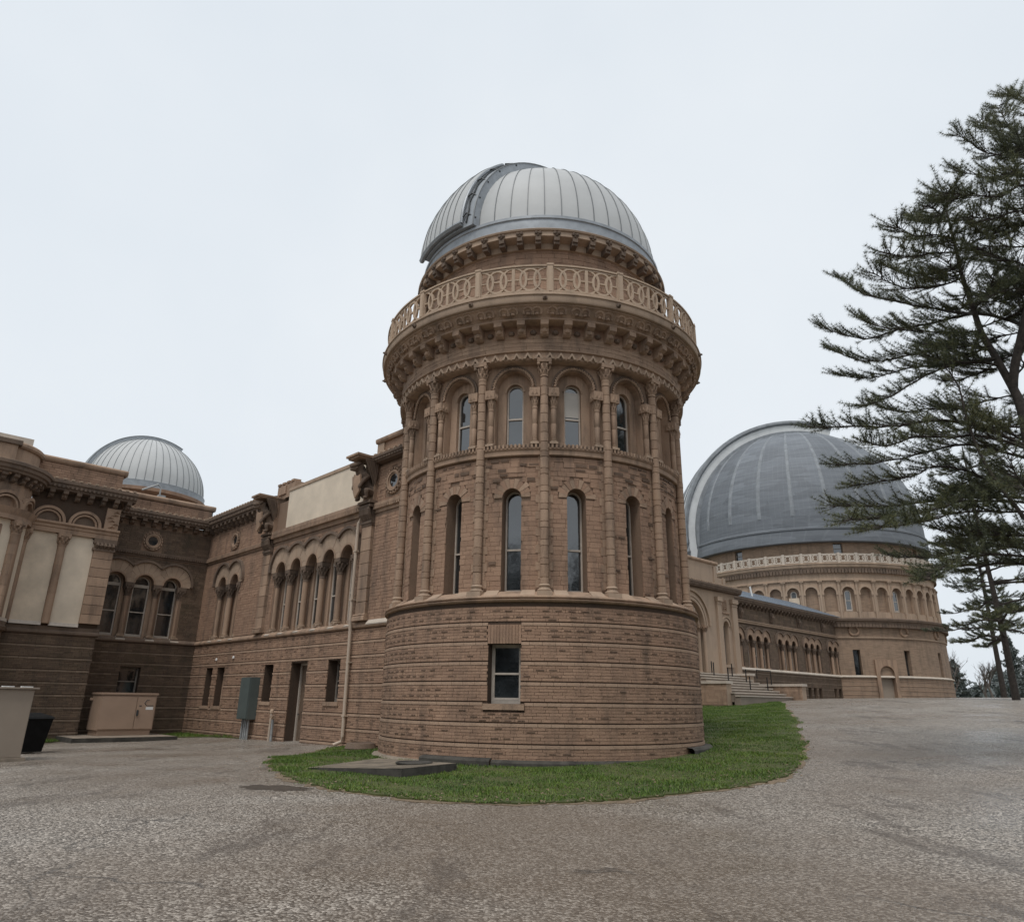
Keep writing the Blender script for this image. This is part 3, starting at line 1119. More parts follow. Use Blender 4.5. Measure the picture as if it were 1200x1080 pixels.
# --- shaft: 16 bays between tall columns
RS = 4.60
kk = range(-5, 5)
shaft_ops_h = dict(hw=.272, zb=2.70, zs=5.36)
m = MB()
m2 = MB()
plain = MB()
back_a0, back_a1 = PH0 + BAY * 5, PH0 + BAY * 11
plain.lathe([(4.62, 2.6), (4.62, 9.7)], 40, back_a0, back_a1)
plain.build('rear_wall', 'brick', tower)
shaft_b = []
for k in kk:
    ph = PH0 + BAY * (k + .5)
    fm = cylmap(ph, RS)
    hb = BAY * RS / 2
    m.wall(fm, -hb, hb, 2.6, 6.60, [dict(cx=0, arch=True, depth=.46, **shaft_ops_h)])
    # back of the deep window niche
    rows2 = []
    z = 2.80
    rr = random.Random(30 + k)
    while z < 6.5:
        q = rr.choice((.118, .118, .14, .16))
        rows2.append((z, min(z + q - .007, 6.53)))
        z += q
    ring = dict(cx=0, hw=.575, zb=2.70, zs=5.36, arch=True)
    ring2 = dict(cx=0, hw=.272, zb=2.70, zs=5.36, arch=False)
    bl = brick_rows(-hb + .1, hb - .1, rows2, .29, [dict(cx=0, hw=.53, zb=5.36, zs=5.36, arch=True), dict(cx=0, hw=.272, zb=2.7, zs=5.36)], gap=.007, seed=50 + k, vary=.35, stagger=False)
    for b in bl:
        shaft_b.append((fm, b))
    for i in range(11):          # radiating arch bricks
        w = MB()
        th0, th1 = pi * i / 11 + .012, pi * (i + 1) / 11 - .012
        wedge(w, fm, 0, 5.36, .273, 5.36, random.uniform(.50, .60), th0 - .004, th1 + .004, None, -.01, .022 + random.uniform(0, .02), 2)
        w.build('voussoir', ('stone', 'brick')[i % 2], tower, origin=fm(0, 5.36, 0), fix=False)
    w = window(tower, fm, 0, .272, 2.74, 5.36, -.42, True, rail=.42, fw=.05)
m.build('shaft_wall', 'reveal', tower)
m = MB()
rd = random.Random(9)
for fm, (xa, xb, za, zb, r) in shaft_b:
    m.hexa(fm, xa, xb, za, zb, -.01, rd.uniform(.020, .030) + (rd.uniform(0, .02) if za > 5.95 else 0), back=False)
m.build('shaft_brickwork', 'brick', tower, kind='stuff', fix=False)
m = MB()
for fm, (xa, xb, za, zb, r) in shaft_b:
    if xb - xa > .16 and rd.random() < (.42 if za > 6.0 else .10 if za > 5.6 else .025):
        m.hexa(fm, xa + .03, xb - .03, za + .03, zb - .03, .02, rd.uniform(.045, .058), back=False)
m.build('shaft_rock_faces', 'soot_brick', tower, kind='stuff', fix=False)
# deep niche linings
m = MB()
m.lathe([(4.12, 2.6), (4.12, 6.6)], 120)
m.build('inner_lining', 'reveal', tower)
# weathered sill wedges between the column plinths
for k in kk:
    ph = PH0 + BAY * (k + .5)
    fm = cylmap(ph, RS)
    for s in (-1, 1):
        m = MB()
        x0, x1 = sorted((s * .30, s * .66))
        pts = [fm(x0, 2.575, .385), fm(x1, 2.575, .385), fm(x1, 2.80, .03), fm(x0, 2.80, .03), fm(x0, 2.53, .36), fm(x1, 2.53, .36), fm(x1, 2.53, .03), fm(x0, 2.53, .03)]
        m.add(pts, [(0, 1, 2, 3), (4, 5, 1, 0), (5, 6, 2, 1), (7, 4, 0, 3)])
        m.build('sill_stone', 'trim', tower)

# --- middle string course with little antefixes
m = MB()
m.lathe([(4.58, 6.55), (4.70, 6.56), (4.72, 6.58), (4.72, 6.70), (4.76, 6.74), (4.76, 6.78), (4.55, 6.80)], 160)
m.build('string_course', 'stone', tower, smooth=True)
m = MB()
n = 16 * 16
for i in range(n):
    a = PH0 + BAY / 2 + 2 * pi * i / n
    fm = cylmap(a, 4.70)
    m.hexa(fm, -.033, .033, 6.76, 6.885, -.02, .085, back=False, taper=.006)
m.build('dentils', 'stone', tower, kind='stuff', fix=False)
m = MB()
m.lathe([(4.74, 6.80), (4.74, 6.865), (4.4, 6.90)], 120)
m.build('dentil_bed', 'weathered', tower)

# --- upper arcade
RU = 4.60
up_cap = capital_mesh('colonnette_capital', 'stone', .080, .62, .30, impost=1)
up_base = base_mesh('colonnette_base', 'trim', .080, .14, .24)
up_shaft = shaft_mesh('colonnette_shaft', 'stone', .078, .98, 2)
face, back = MB(), MB()
for k in kk:
    ph = PH0 + BAY * (k + .5)
    fm = cylmap(ph, RU)
    hb = BAY * RU / 2
    face.wall(fm, -hb, hb, 6.85, 9.50, [dict(cx=0, hw=.545, zb=6.88, zs=8.70, arch=True, depth=.24)])
    fb = cylmap(ph, RU - .24)
    back.wall(fb, -.60, .60, 6.85, 9.40, [dict(cx=0, hw=.255, zb=6.89, zs=8.66, arch=True, depth=.17)])
    # rope moulding: tilted beads along an arch
    r = MB()
    for i in range(23):
        a = pi * (i + .5) / 23
        x, z = .585 * cos(a), 8.70 + .60 * sin(a)
        tx, tz = -sin(a), cos(a)
        p0 = fm(x - tx * .045 - .02 * cos(a), z - tz * .045 - .02 * sin(a), .035)
        p1 = fm(x + tx * .045 + .02 * cos(a), z + tz * .045 + .02 * sin(a), .06)
        r.tube([p0, p1], [.034, .034], 6)
    rope = r.build('rope_moulding', 'stone', tower)
    h = MB()
    arc_band(h, fm, 0, 8.70, .64, .69, 0, pi, -.01, .055, 18)
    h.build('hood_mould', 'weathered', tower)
    # inner moulded ring round the window
    h = MB()
    arc_band(h, fb, 0, 8.66, .255, .30, 0, pi, -.01, .03, 14)
    h.build('window_surround', 'stone', tower)
    w = window(tower, fb, 0, .255, 6.89, 8.66, -.15, True, rail=.47, fw=.045)
    if k == 0:
        b = MB()
        b.quad(fb(-.21, 7.92, -.125), fb(.21, 7.92, -.125), fb(.21, 8.72, -.125), fb(-.21, 8.72, -.125))
        b.build('blind', 'blind', w)
    for s in (-1, 1):
        cm = at(fm(s * .64, 6.88, .075), atan2(*reversed(cdir(ph + s * .64 / RU))))
        c = mk('colonnette', up_shaft, tower, cm @ Matrix.Translation((0, 0, .14)))
        mk('base', up_base, c, cm)
        mk('capital', up_cap, c, cm @ Matrix.Translation((0, 0, 1.10)))
face.build('arcade_wall', 'stone', tower)
back.build('arcade_recess', 'stone', tower)

# --- tall columns made of drums
CR = 4.745
big_cap = capital_mesh('column_capital', 'stone', .118, .55, .42)
big_base = base_mesh('column_base', 'trim', .118, .34, .40)
dr = {}


def drum(hh):
    key = round(hh, 3)
    if key not in dr:
        q = MB()
        rq = .121 if hh < .2 else .116
        q.turn([(.098, 0), (rq, .011), (rq, hh - .011), (.098, hh)], 16)
        dr[key] = q.mesh('column_drum', 'stone', True)
    return dr[key]


rd = random.Random(21)
for k in range(-5, 6):
    ph = PH0 + BAY * k
    ang = atan2(*reversed(cdir(ph)))
    M0 = at(CW(ph, CR, 2.58), ang)
    core = MB()
    core.turn([(.096, .3), (.096, 6.42)], 14)
    c = mk('column', core.mesh('column', 'mortar', True), tower, M0)
    mk('column_base', big_base, c, M0 @ Matrix.Translation((0, 0, .02)))
    mk('column_capital', big_cap, c, M0 @ Matrix.Translation((0, 0, 6.36)))
    z = .36
    i = rd.randint(0, 1)
    while z < 6.34:
        low = z < 3.9
        hh = (.335 if i % 2 else .17) if low else .285
        hh = min(hh, 6.37 - z)
        if hh < .06:
            break
        mk('column_drum', drum(hh), c, M0 @ Matrix.Translation((0, 0, z)))
        z += hh
        i += 1
    # bonding stones beside the column
    bs = MB()
    fm = cylmap(ph, RS)
    for j in range(16):
        z = 2.85 + j * .235
        wq = .17 if j % 2 else .235
        bs.hexa(fm, -wq, wq, z, z + .225, -.01, .042, back=False)
    bs.build('bonding_stones', 'stone', tower, fix=False)

# --- chevron band, neck, corbels, frieze, gutter
m = MB()
m.lathe([(4.55, 9.40), (4.86, 9.42), (4.90, 9.45), (4.90, 9.68), (4.97, 9.70), (4.97, 9.735), (4.90, 9.75)], 180)
m.build('chevron_bed', 'stone', tower, smooth=True)
ch = MB()
w = 2 * pi * 4.9 / 96
for s in (-1, 1):
    p = [(-.01, s * w * .46, 0), (.06, s * w * .42, .0), (.06, s * w * .20, 0), (-.01, s * w * .16, 0),
         (-.01, 0, .21), (.075, 0, .20), (.075, 0, .115), (-.01, 0, .10)]
    ch.add(p, [(0, 1, 5, 4), (1, 2, 6, 5), (2, 3, 7, 6), (0, 3, 2, 1)])
    p = [(0, s * w * .44, .21), (.03, s * w * .4, .19), (0, s * w * .28, .21), (0, s * w * .42, .1)]
chev = ch.mesh('chevron', 'trim')
for i in range(-26, 27):
    a = PH0 + 2 * pi * (i + .5) / 96
    mk('chevron', chev, tower, at(CW(a, 4.90, 9.455), atan2(*reversed(cdir(a)))))
m = MB()
m.lathe([(4.88, 9.74), (4.90, 9.95), (4.95, 10.2), (4.97, 10.52)], 160)
m.build('neck_wall', 'brick', tower, smooth=True)
m = MB()
nb = brick_rows(radians(-98), radians(98), [(9.76, 9.868), (9.876, 9.984), (9.992, 10.10), (10.108, 10.22)], .62 / 4.9, gap=.008 / 4.9, seed=8, vary=.2)
for xa, xb, za, zb, r in nb:
    m.hexa(lambda x, z, d: CW(x, 4.885 + (z - 9.74) * .12 + d, z), xa, xb, za, zb, -.01, .014, back=False)
m.build('neck_ashlar', 'stone', tower, kind='stuff', fix=False)
cb = corbel_mesh('corbel', 'stone', .40, .235, .40)
bo = MB()
bo.turn([(0, 0), (.07, .02), (.1, .07), (.08, .13), (0, .16)], 10, False)
boss = bo.mesh('boss', 'weathered')
for i in range(-13, 14):
    a = PH0 + 2 * pi * i / 48
    mk('corbel', cb, tower, at(CW(a, 4.93, 10.13), atan2(*reversed(cdir(a)))))
    a += pi / 48
    mk('boss', boss, tower, at(CW(a, 4.97, 10.20), atan2(*reversed(cdir(a)))))
m = MB()
m.lathe([(4.93, 10.50), (5.31, 10.51), (5.34, 10.53), (5.34, 10.57), (5.30, 10.59), (5.36, 10.68), (5.47, 10.80), (5.52, 10.86), (5.56, 10.87), (5.56, 10.90), (5.52, 10.92)], 192)
m.build('frieze', 'stone', tower, smooth=True)
ht = MB()
for s in (-1, 1):
    pth = []
    for j in range(11):
        a = radians(-30 + 250 * j / 10)
        pth.append((.05 + .13 * (.5 + .5 * sin(a)), s * (.135 + .13 * cos(a)), .125 + .115 * sin(a)))
    ht.tube(pth, .04, 6)
    ht.turn([(0, .02), (.06, .035), (.06, .09), (0, .12)], 8, False, (.09, s * .13))
heart = ht.mesh('heart_relief', 'stone', True)
for i in range(-13, 13):
    a = PH0 + 2 * pi * (i + .5) / 48
    mk('heart_relief', heart, tower, at(CW(a, 5.31, 10.605), atan2(*reversed(cdir(a)))))
m = MB()
m.lathe([(5.50, 10.90), (5.64, 10.92), (5.66, 10.95), (5.66, 11.13), (5.70, 11.15), (5.70, 11.18), (5.62, 11.20), (5.60, 11.26), (5.50, 11.28), (4.1, 11.22)], 192)
m.build('gutter', 'trim', tower, smooth=True)
lh = MB()
lh.turn([(0, -.07), (.06, -.05), (.075, 0), (.055, .055), (0, .075)], 10, False, (.03, 0))
lh.turn([(0, -.04), (.035, -.02), (.03, .02), (0, .03)], 8, False, (.11, 0))
lion = lh.mesh('lion_mask', 'weathered', True)
for k in range(-4, 5):
    a = PH0 + BAY * k
    mk('lion_mask', lion, tower, at(CW(a, 5.65, 11.03), atan2(*reversed(cdir(a)))))

# --- balcony balustrade: 16 posts, 16 pierced panels
RP = 5.52


def ribbon(mb, fm, pts, w, d0, d1, close=False):
    """flat bar following a 2-D path on the wall map"""
    n = len(pts)
    L, R = [], []
    for i in range(n):
        a = pts[(i - 1) % n] if (close or i > 0) else pts[i]
        b = pts[(i + 1) % n] if (close or i < n - 1) else pts[i]
        dx, dz = b[0] - a[0], b[1] - a[1]
        l = sqrt(dx * dx + dz * dz) or 1
        nx, nz = -dz / l * w / 2, dx / l * w / 2
        L.append((pts[i][0] + nx, pts[i][1] + nz)); R.append((pts[i][0] - nx, pts[i][1] - nz))
    V = []
    for i in range(n):
        V += [fm(L[i][0], L[i][1], d0), fm(R[i][0], R[i][1], d0), fm(R[i][0], R[i][1], d1), fm(L[i][0], L[i][1], d1)]
    F = []
    for i in range(n if close else n - 1):
        j = (i + 1) % n
        for q in range(4):
            r = (q + 1) % 4
            F.append((i * 4 + q, i * 4 + r, j * 4 + r, j * 4 + q))
    mb.add(V, F)


def circ(cx, cz, rx, rz, a0=0, a1=360, n=20):
    return [(cx + rx * cos(radians(a0 + (a1 - a0) * i / n)), cz + rz * sin(radians(a0 + (a1 - a0) * i / n))) for i in range(n + 1)]


def balustrade_panel(fm, L, z0, z1):
    m = MB()
    zm = (z0 + z1) / 2
    hz = (z1 - z0) / 2
    for za, zb, dd in ((z0 - .09, z0 - .03, .05), (z0 - .01, z0 + .03, .03), (z1 - .03, z1 + .01, .03), (z1 + .03, z1 + .08, .06)):
        m.molding(fm, -L, L, [(-dd, za), (dd, za), (dd, zb), (-dd, zb), (-dd, za)], .25)
    m.hexa(fm, -.045, .045, z0, z1, -.035, .035)
    for s in (-1, 1):
        c = s * L / 2
        q = L / 2
        m.hexa(fm, s * L - (.02 if s > 0 else 0), s * L + (.02 if s < 0 else 0), z0, z1, -.03, .03)
        ribbon(m, fm, circ(c, zm, q * .60, hz * .92)[:-1], .058, -.03, .03, True)
        for e in (-1, 1):
            ribbon(m, fm, circ(c + e * q * .40, zm, q * .17, hz * .66)[:-1], .055, -.034, .034, True)
            ribbon(m, fm, circ(c + e * q * 1.0, zm, q * .74, hz * 1.0, 90 if e > 0 else -90, 270 if e > 0 else 90, 14), .05, -.026, .026)
            m.hexa(fm, *sorted((c + e * q * .60, c + e * q * .98)), zm - .02, zm + .02, -.026, .026)
        m.hexa(fm, c - q * .25, c + q * .25, zm - .022, zm + .022, -.027, .027)
    return m


LP = BAY * RP / 2 - .085
pm = MB()
pm.box(-.07, .07, -.085, .085, 0, 1.02)
pm.box(-.085, .085, -.10, .10, .98, 1.04)
pm.box(.06, .085, -.05, .05, .1, .9)
post_me = pm.mesh('balustrade_post', 'cast_stone')
ph_p = radians(2.9)
p0 = balustrade_panel(cylmap(ph_p + BAY / 2, RP), LP, 11.34, 12.14)
base_panel = p0.mesh('balustrade_panel', 'cast_stone', origin=(TX, TY, 0))
for k in range(16):
    mk('balustrade_panel', base_panel, tower, Matrix.Translation((TX, TY, 0)) @ Matrix.Rotation(BAY * k, 4, 'Z'))
    a = ph_p + BAY * k
    mk('balustrade_post', post_me, tower, at(CW(a, RP, 11.22), atan2(*reversed(cdir(a)))))

# --- upper drum and its cornice
m = MB()
m.lathe([(4.13, 11.2), (4.13, 13.95)], 120)
m.build('upper_drum', 'mortar', tower)
m = MB()
rows = [(11.3 + i * .165, 11.3 + i * .165 + .156) for i in range(16)]
for xa, xb, za, zb, r in brick_rows(radians(-98), radians(98), rows, .42 / 4.13, gap=.009 / 4.13, seed=12, vary=.35, stagger=False):
    m.hexa(lambda x, z, d: CW(x, 4.13 + d, z), xa, xb, za, zb, -.01, random.uniform(.015, .03), back=False)
m.build('upper_brickwork', 'brick', tower, kind='stuff', fix=False)
m = MB()
m.lathe([(4.12, 13.70), (4.22, 13.72), (4.24, 13.92), (4.50, 13.97), (4.55, 13.99), (4.55, 14.15), (4.60, 14.17), (4.62, 14.22), (4.58, 14.26), (4.3, 14.3)], 180)
m.build('upper_cornice', 'trim', tower, smooth=True)
uc = MB()
uc.box(-.02, .30, -.09, .09, 0, .20)
uc.box(.24, .36, -.085, .085, .10, .24)
for s in (-1, 1):
    uc.turn([(0, .30), (.045, .315), (.06, .36), (.045, .405), (0, .42)], 8, False, (.36, s * .062))
uc.turn([(0, .25), (.035, .265), (.045, .295), (0, .33)], 8, False, (.36, 0))
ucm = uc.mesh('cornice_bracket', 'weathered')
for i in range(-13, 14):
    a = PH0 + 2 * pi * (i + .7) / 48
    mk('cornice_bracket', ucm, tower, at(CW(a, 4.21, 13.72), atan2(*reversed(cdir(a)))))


# --- domes
def dome(parent, c, az, R, hc, ring, n, phs, hw, off, th_end, mat, seam_mat, ring_mat, sh_mat, seam_w=.03, seam_h=.035, el0=0.0, th0=0.0, side_mat=None):
    """ring = [(r, h)..]; n gores; slit shutter centred on azimuth phs"""
    m = MB()
    m.lathe(ring, max(96, n * 2), c=c, az=az)
    d = m.build('dome', ring_mat, parent, smooth=True)
    g = MB()
    k = 18
    da = 2 * pi / n
    pts, fs = [], []
    sub = 4
    for i in range(k + 1):
        e = el0 + (radians(89.2) - el0) * i / k
        for j in range(sub + 1):
            a = -da / 2 + da * j / sub
            pts.append((R * cos(e) * cos(a), R * cos(e) * sin(a), R * sin(e)))
    for i in range(k):
        for j in range(sub):
            q = i * (sub + 1) + j
            fs.append((q, q + 1, q + sub + 2, q + sub + 1))
    g.add(pts, fs)
    gore = g.mesh('dome_panel', mat, True)
    s = MB()
    P = []
    for i in range(k + 1):
        e = el0 + (radians(86) - el0) * i / k
        for (rr, ww) in ((R - .01, -1), (R + seam_h, -.6), (R + seam_h, .6), (R - .01, 1)):
            ww = ww * seam_w * (0.35 + .65 * cos(e))
            P.append((rr * cos(e), ww, rr * sin(e)))
    F = []
    for i in range(k):
        for q in range(3):
            F.append((i * 4 + q, i * 4 + q + 1, i * 4 + 5 + q, i * 4 + 4 + q))
    s.add(P, F)
    seam = s.mesh('dome_seam', seam_mat)
    for i in range(n):
        a = 2 * pi * i / n
        ang = atan2(*reversed(cdir(phs, az))) + a
        M = at((c[0], c[1], hc + EYE), ang)
        mk('dome_panel', gore, d, M)
        mk('dome_seam', seam, d, M @ Matrix.Rotation(da / 2, 4, 'Z'))
    # shutter: a band over the slit, standing off the shell on side walls
    M = at((c[0], c[1], hc + EYE), atan2(*reversed(cdir(phs, az))))

    def sp(th, y, r):
        q = sqrt(max(0, r * r - y * y))
        return (q * cos(th), y, q * sin(th))
    b = MB()
    nt = 30
    ys = [hw * (-1 + 2 * j / 8) for j in range(9)]
    for rr in (R + off, ):
        for i in range(nt):
            t0 = th0 + (th_end - th0) * i / nt
            t1 = th0 + (th_end - th0) * (i + 1) / nt
            for y0, y1 in zip(ys, ys[1:]):
                b.quad(sp(t0, y0, rr), sp(t0, y1, rr), sp(t1, y1, rr), sp(t1, y0, rr))
    sh = mk('dome_shutter', b.mesh('dome_shutter', sh_mat, True), d, M)
    w = MB()
    for y in (-hw, hw):
        for i in range(nt):
            t0 = th0 + (th_end - th0) * i / nt
            t1 = th0 + (th_end - th0) * (i + 1) / nt
            w.quad(sp(t0, y, R - .05), sp(t1, y, R - .05), sp(t1, y, R + off), sp(t0, y, R + off))
    for t in (th0, th_end):
        for y0, y1 in zip(ys, ys[1:]):
            w.quad(sp(t, y0, R - .2), sp(t, y1, R - .2), sp(t, y1, R + off), sp(t, y0, R + off))
    mk('shutter_side', w.mesh('shutter_side', side_mat or ring_mat), sh, M)
    if side_mat:
        for y in (-hw - .35, hw + .35):
            g2 = MB()
            for i in range(nt):
                t0 = th0 + (th_end - th0) * i / nt
                t1 = th0 + (th_end - th0) * (i + 1) / nt
                g2.quad(sp(t0, y, R - .1), sp(t1, y, R - .1), sp(t1, y, R + .3), sp(t0, y, R + .3))
                g2.quad(sp(t0, y, R + .3), sp(t1, y, R + .3), sp(t1, y * .84, R + .3), sp(t0, y * .84, R + .3))
            mk('shutter_rail', g2.mesh('shutter_rail', seam_mat), sh, M)
    r = MB()
    for y in (-hw, hw):
        r.tube([sp(th0 + (th_end - th0) * i / nt, y, R + off) for i in range(nt + 1)], seam_w * 1.4, 6)
    for y in (-hw * .5, 0, hw * .5):
        r.tube([sp(th0 + (th_end - th0) * i / nt, y, R + off + .005) for i in range(nt + 1)], seam_w * .55, 5)
    mk('shutter_rim', r.mesh('shutter_rim', seam_mat), sh, M)
    return d, M, sp


dm, MS, SP = dome(tower, (TX, TY), AZ0, 4.30, 14.90, [(4.2, 14.24), (4.44, 14.26), (4.46, 14.30), (4.40, 14.34), (4.40, 14.74), (4.44, 14.76), (4.44, 14.86), (4.36, 14.90), (4.2, 14.92)],
     48, radians(-47), 1.38, .26, radians(114), 'dome', 'dome_seam', 'dome_ring', 'dome_ring', seam_w=.017, seam_h=.026, th0=radians(0))
# the opened shutter leaf, drawn off sideways over the shell, with its running gear
lf = MB()
nt = 22
T0, T1, Y0, YN, RL = 2.0, 52.0, -1.70, .335, 4.70


def lt(i):
    return radians(T0 + (T1 - T0) * i / nt)


Y1 = Y0 + YN * 8
for i in range(nt):
    for j in range(8):
        y0, y1 = Y0 + YN * j, Y0 + YN * (j + 1)
        lf.quad(SP(lt(i), y0, RL), SP(lt(i), y1, RL), SP(lt(i + 1), y1, RL), SP(lt(i + 1), y0, RL))
for y in (Y0, Y1):
    for i in range(nt):
        lf.quad(SP(lt(i), y, RL), SP(lt(i + 1), y, RL), SP(lt(i + 1), y, RL - .16), SP(lt(i), y, RL - .16))
leaf = mk('shutter_leaf', lf.mesh('shutter_leaf', 'dome', True), dm, MS)
for j in range(1, 8):
    lr = MB()
    lr.tube([SP(lt(i), Y0 + YN * j, RL + .012) for i in range(nt + 1)], .014, 5)
    mk('leaf_seam', lr.mesh('leaf_seam', 'dome_seam'), leaf, MS)
for pth, rr in (([SP(lt(i), Y1, RL - .06) for i in range(nt + 1)], .055), ([SP(lt(i), Y0, RL - .06) for i in range(nt + 1)], .05),
                ([SP(radians(T0), Y0 + YN * j, RL - .07) for j in range(9)], .10), ([SP(radians(T1), Y0 + YN * j, RL - .06) for j in range(9)], .05)):
    lr = MB()
    lr.tube(pth, rr, 6)
    mk('leaf_edge', lr.mesh('leaf_edge', 'dome_ring'), leaf, MS)
gear = MB()
gear.tube([SP(radians(2 + 58 * i / 10), Y1 + .14 + .05 * (i % 2), RL - .12) for i in range(11)], .035, 5)
for t in (4, 16, 28, 40, 54):
    gear.tube([SP(radians(t), Y1 - .02, RL - .04), SP(radians(t + 3), Y1 + .14, RL - .10), SP(radians(t), Y1 + .42, RL - .22)], .032, 5)
mk('running_gear', gear.mesh('running_gear', 'dark_metal'), leaf, MS)


# ================================================================== shared wall details
ar_cap = capital_mesh('arcade_capital', 'weathered', .125, .62, .40, leaves=8)
ar_base = base_mesh('arcade_base', 'trim', .125, .16, .34)
ar_shaft = shaft_mesh('arcade_shaft', 'stone', .125, 1.72, 0)
AR_CAP_H, AR_SH_H = .62, 1.72


def arcade_ops(xs, zi, ri, sill, depth):
    ops = []
    for i, x in enumerate(xs):
        ops.append(dict(cx=x, hw=ri, zb=sill, zs=zi, arch=True, depth=depth, jl=(i == 0), jr=(i == len(xs) - 1)))
    for a, b in zip(xs, xs[1:]):
        ops.append(dict(cx=(a + b) / 2, hw=(b - a) / 2 - ri, zb=sill, zs=zi, depth=depth, jl=False, jr=False))
    return ops


def arcade(parent, fm, rot, xs, zi=5.20, ri=.45, zo=5.36, ro=.88, sill=2.62, depth=.34, dcol=-.13, wmat='frame', stones=9, far=False, pane='glass', back_mat='stone'):
    p = xs[1] - xs[0]
    b = MB()
    wops = [dict(cx=x, hw=.385, zb=sill + .07, zs=zi, arch=True, depth=.16) for x in xs]
    b.wall(fm, xs[0] - ri - .01, xs[-1] + ri + .01, sill - .02, zi + ri + .1, wops, d=-depth)
    b.build('window_piers', back_mat, parent)
    for i, x in enumerate(xs):
        wn_ = window(parent, fm, x, .385, sill + .07, zi, -depth - .13, True, rail=.40, fw=.06, mat=wmat, pane=pane)
        if not far:
            tb = MB()
            tb.hexa(fm, x - .37, x + .37, zi - .16, zi - .02, -depth - .13, -depth - .05)
            tb.build('transom', wmat, wn_)
        clip = p / 2
        lim = lambda s: clip if (0 <= i + s < len(xs)) else 9
        if far:
            w = MB()
            for j in range(7):
                th0, th1 = pi * j / 7, pi * (j + 1) / 7
                mid = (th0 + th1) / 2
                c = clip if ((mid < pi / 2 and i + 1 < len(xs)) or (mid > pi / 2 and i > 0)) else None
                wedge(w, fm, x, zi, ri, zo, ro, th0, th1, c, -.01, .05, 2)
            w.build('archivolt', 'stone', parent)
        else:
            for j in range(stones):
                th0, th1 = pi * j / stones + .006, pi * (j + 1) / stones - .006
                mid = (th0 + th1) / 2
                c = clip if ((mid < pi / 2 and i + 1 < len(xs)) or (mid > pi / 2 and i > 0)) else None
                w = MB()
                wedge(w, fm, x, zi, ri + .05, zo, ro, th0, th1, c, -.01, .045 + random.uniform(0, .012), 2)
                w.build('voussoir', 'trim', parent, origin=fm(x, zi, 0), fix=False)
        h = MB()
        # hood mould, cut where it meets its neighbour
        lo = acos(min(1, clip / (ro + .05))) if i + 1 < len(xs) else radians(-8)
        hi = pi - acos(min(1, clip / (ro + .05))) if i > 0 else radians(188)
        arc_band(h, fm, x, zo, ro, ro + .11, lo, hi, -.01, .15, 16)
        h.build('hood_mould', 'weathered', parent)
        h = MB()
        arc_band(h, fm, x, zi, ri - .02, ri + .055, 0, pi, -.03, .07, 14)
        h.build('arch_roll', 'stone', parent)
    q = [xs[0] - ri - .06] + [(a + c) / 2 for a, c in zip(xs, xs[1:])] + [xs[-1] + ri + .06]
    sc = (zi - sill - .04) / (AR_CAP_H + AR_SH_H + .16)
    for x in q:
        M = at(fm(x, sill + .03, dcol), rot) @ Matrix.Diagonal((1, 1, sc, 1))
        c = mk('colonnette', ar_shaft, parent, M @ Matrix.Translation((0, 0, .16)))
        mk('base', ar_base, c, M)
        mk('capital', ar_cap, c, M @ Matrix.Translation((0, 0, .16 + AR_SH_H)))
    if not far:
        for x in q:
            m = MB()
            pts = [fm(x - .2, sill - .10, .14), fm(x + .2, sill - .10, .14), fm(x + .2, sill + .05, -.10), fm(x - .2, sill + .05, -.10), fm(x - .2, sill - .14, .12), fm(x + .2, sill - .14, .12), fm(x + .2, sill - .14, -.1), fm(x - .2, sill - .14, -.1)]
            m.add(pts, [(0, 1, 2, 3), (4, 5, 1, 0), (5, 6, 2, 1), (7, 4, 0, 3), (6, 7, 3, 2)])
            m.build('sill_stone', 'lime', parent)


flat_corbel = corbel_mesh('corbel', 'weathered', .36, .20, .34)


def cornice(parent, fm, rot, x0, x1, z0, z1, proj=.5, sp=.48, mat='weathered', corbels=True):
    h = z1 - z0
    m = MB()
    m.molding(fm, x0, x1, [(0, z0 + h * .40), (proj * .72, z0 + h * .44), (proj * .76, z0 + h * .56), (proj * .86, z0 + h * .6), (proj * .9, z0 + h * .74), (proj, z0 + h * .8), (proj, z0 + h * .96), (proj * .9, z1), (-.3, z1 + .02)], 5)
    c = m.build('cornice', mat, parent)
    if corbels:
        n = max(1, int((x1 - x0) / sp))
        for i in range(n):
            x = x0 + (x1 - x0) * (i + .5) / n
            mk('corbel', flat_corbel, parent, at(fm(x, z0, 0), rot) @ Matrix.Diagonal((proj / .5, 1, h * .44 / .34, 1)))
    d = MB()
    n = max(1, int((x1 - x0) / .17))
    for i in range(n):
        x = x0 + (x1 - x0) * (i + .5) / n
        d.hexa(fm, x - .045, x + .045, z0 + h * .56, z0 + h * .72, proj * .7, proj * .93, back=False)
    d.build('dentils', mat, parent, kind='stuff', fix=False)
    d = MB()
    n = max(1, int((x1 - x0) / .30))
    for i in range(n):
        x = x0 + (x1 - x0) * (i + .5) / n
        d.hexa(fm, x - .075, x + .075, z1 - .01, z1 + .085, proj * .72, proj * .99, back=False, taper=.015)
    d.build('antefixes', 'trim', parent, kind='stuff', fix=False)
    return c


def string_course(parent, fm, x0, x1, z0, z1, mat='stone', proj=.10, teeth=True):
    m = MB()
    h = z1 - z0
    m.molding(fm, x0, x1, [(-.02, z0), (proj * .3, z0), (proj * .35, z0 + h * .3), (proj * .8, z0 + h * .45), (proj, z0 + h * .7), (proj, z1 - .01), (-.02, z1)], 4)
    m.build('string_course', mat, parent)
    if teeth:
        d = MB()
        n = int((x1 - x0) / .11)
        for i in range(n):
            x = x0 + (x1 - x0) * (i + .5) / n
            d.hexa(fm, x - .032, x + .032, z0 + h * .34, z0 + h * .64, 0, proj * 1.05, back=False)
        d.build('dentils', mat, parent, kind='stuff', fix=False)


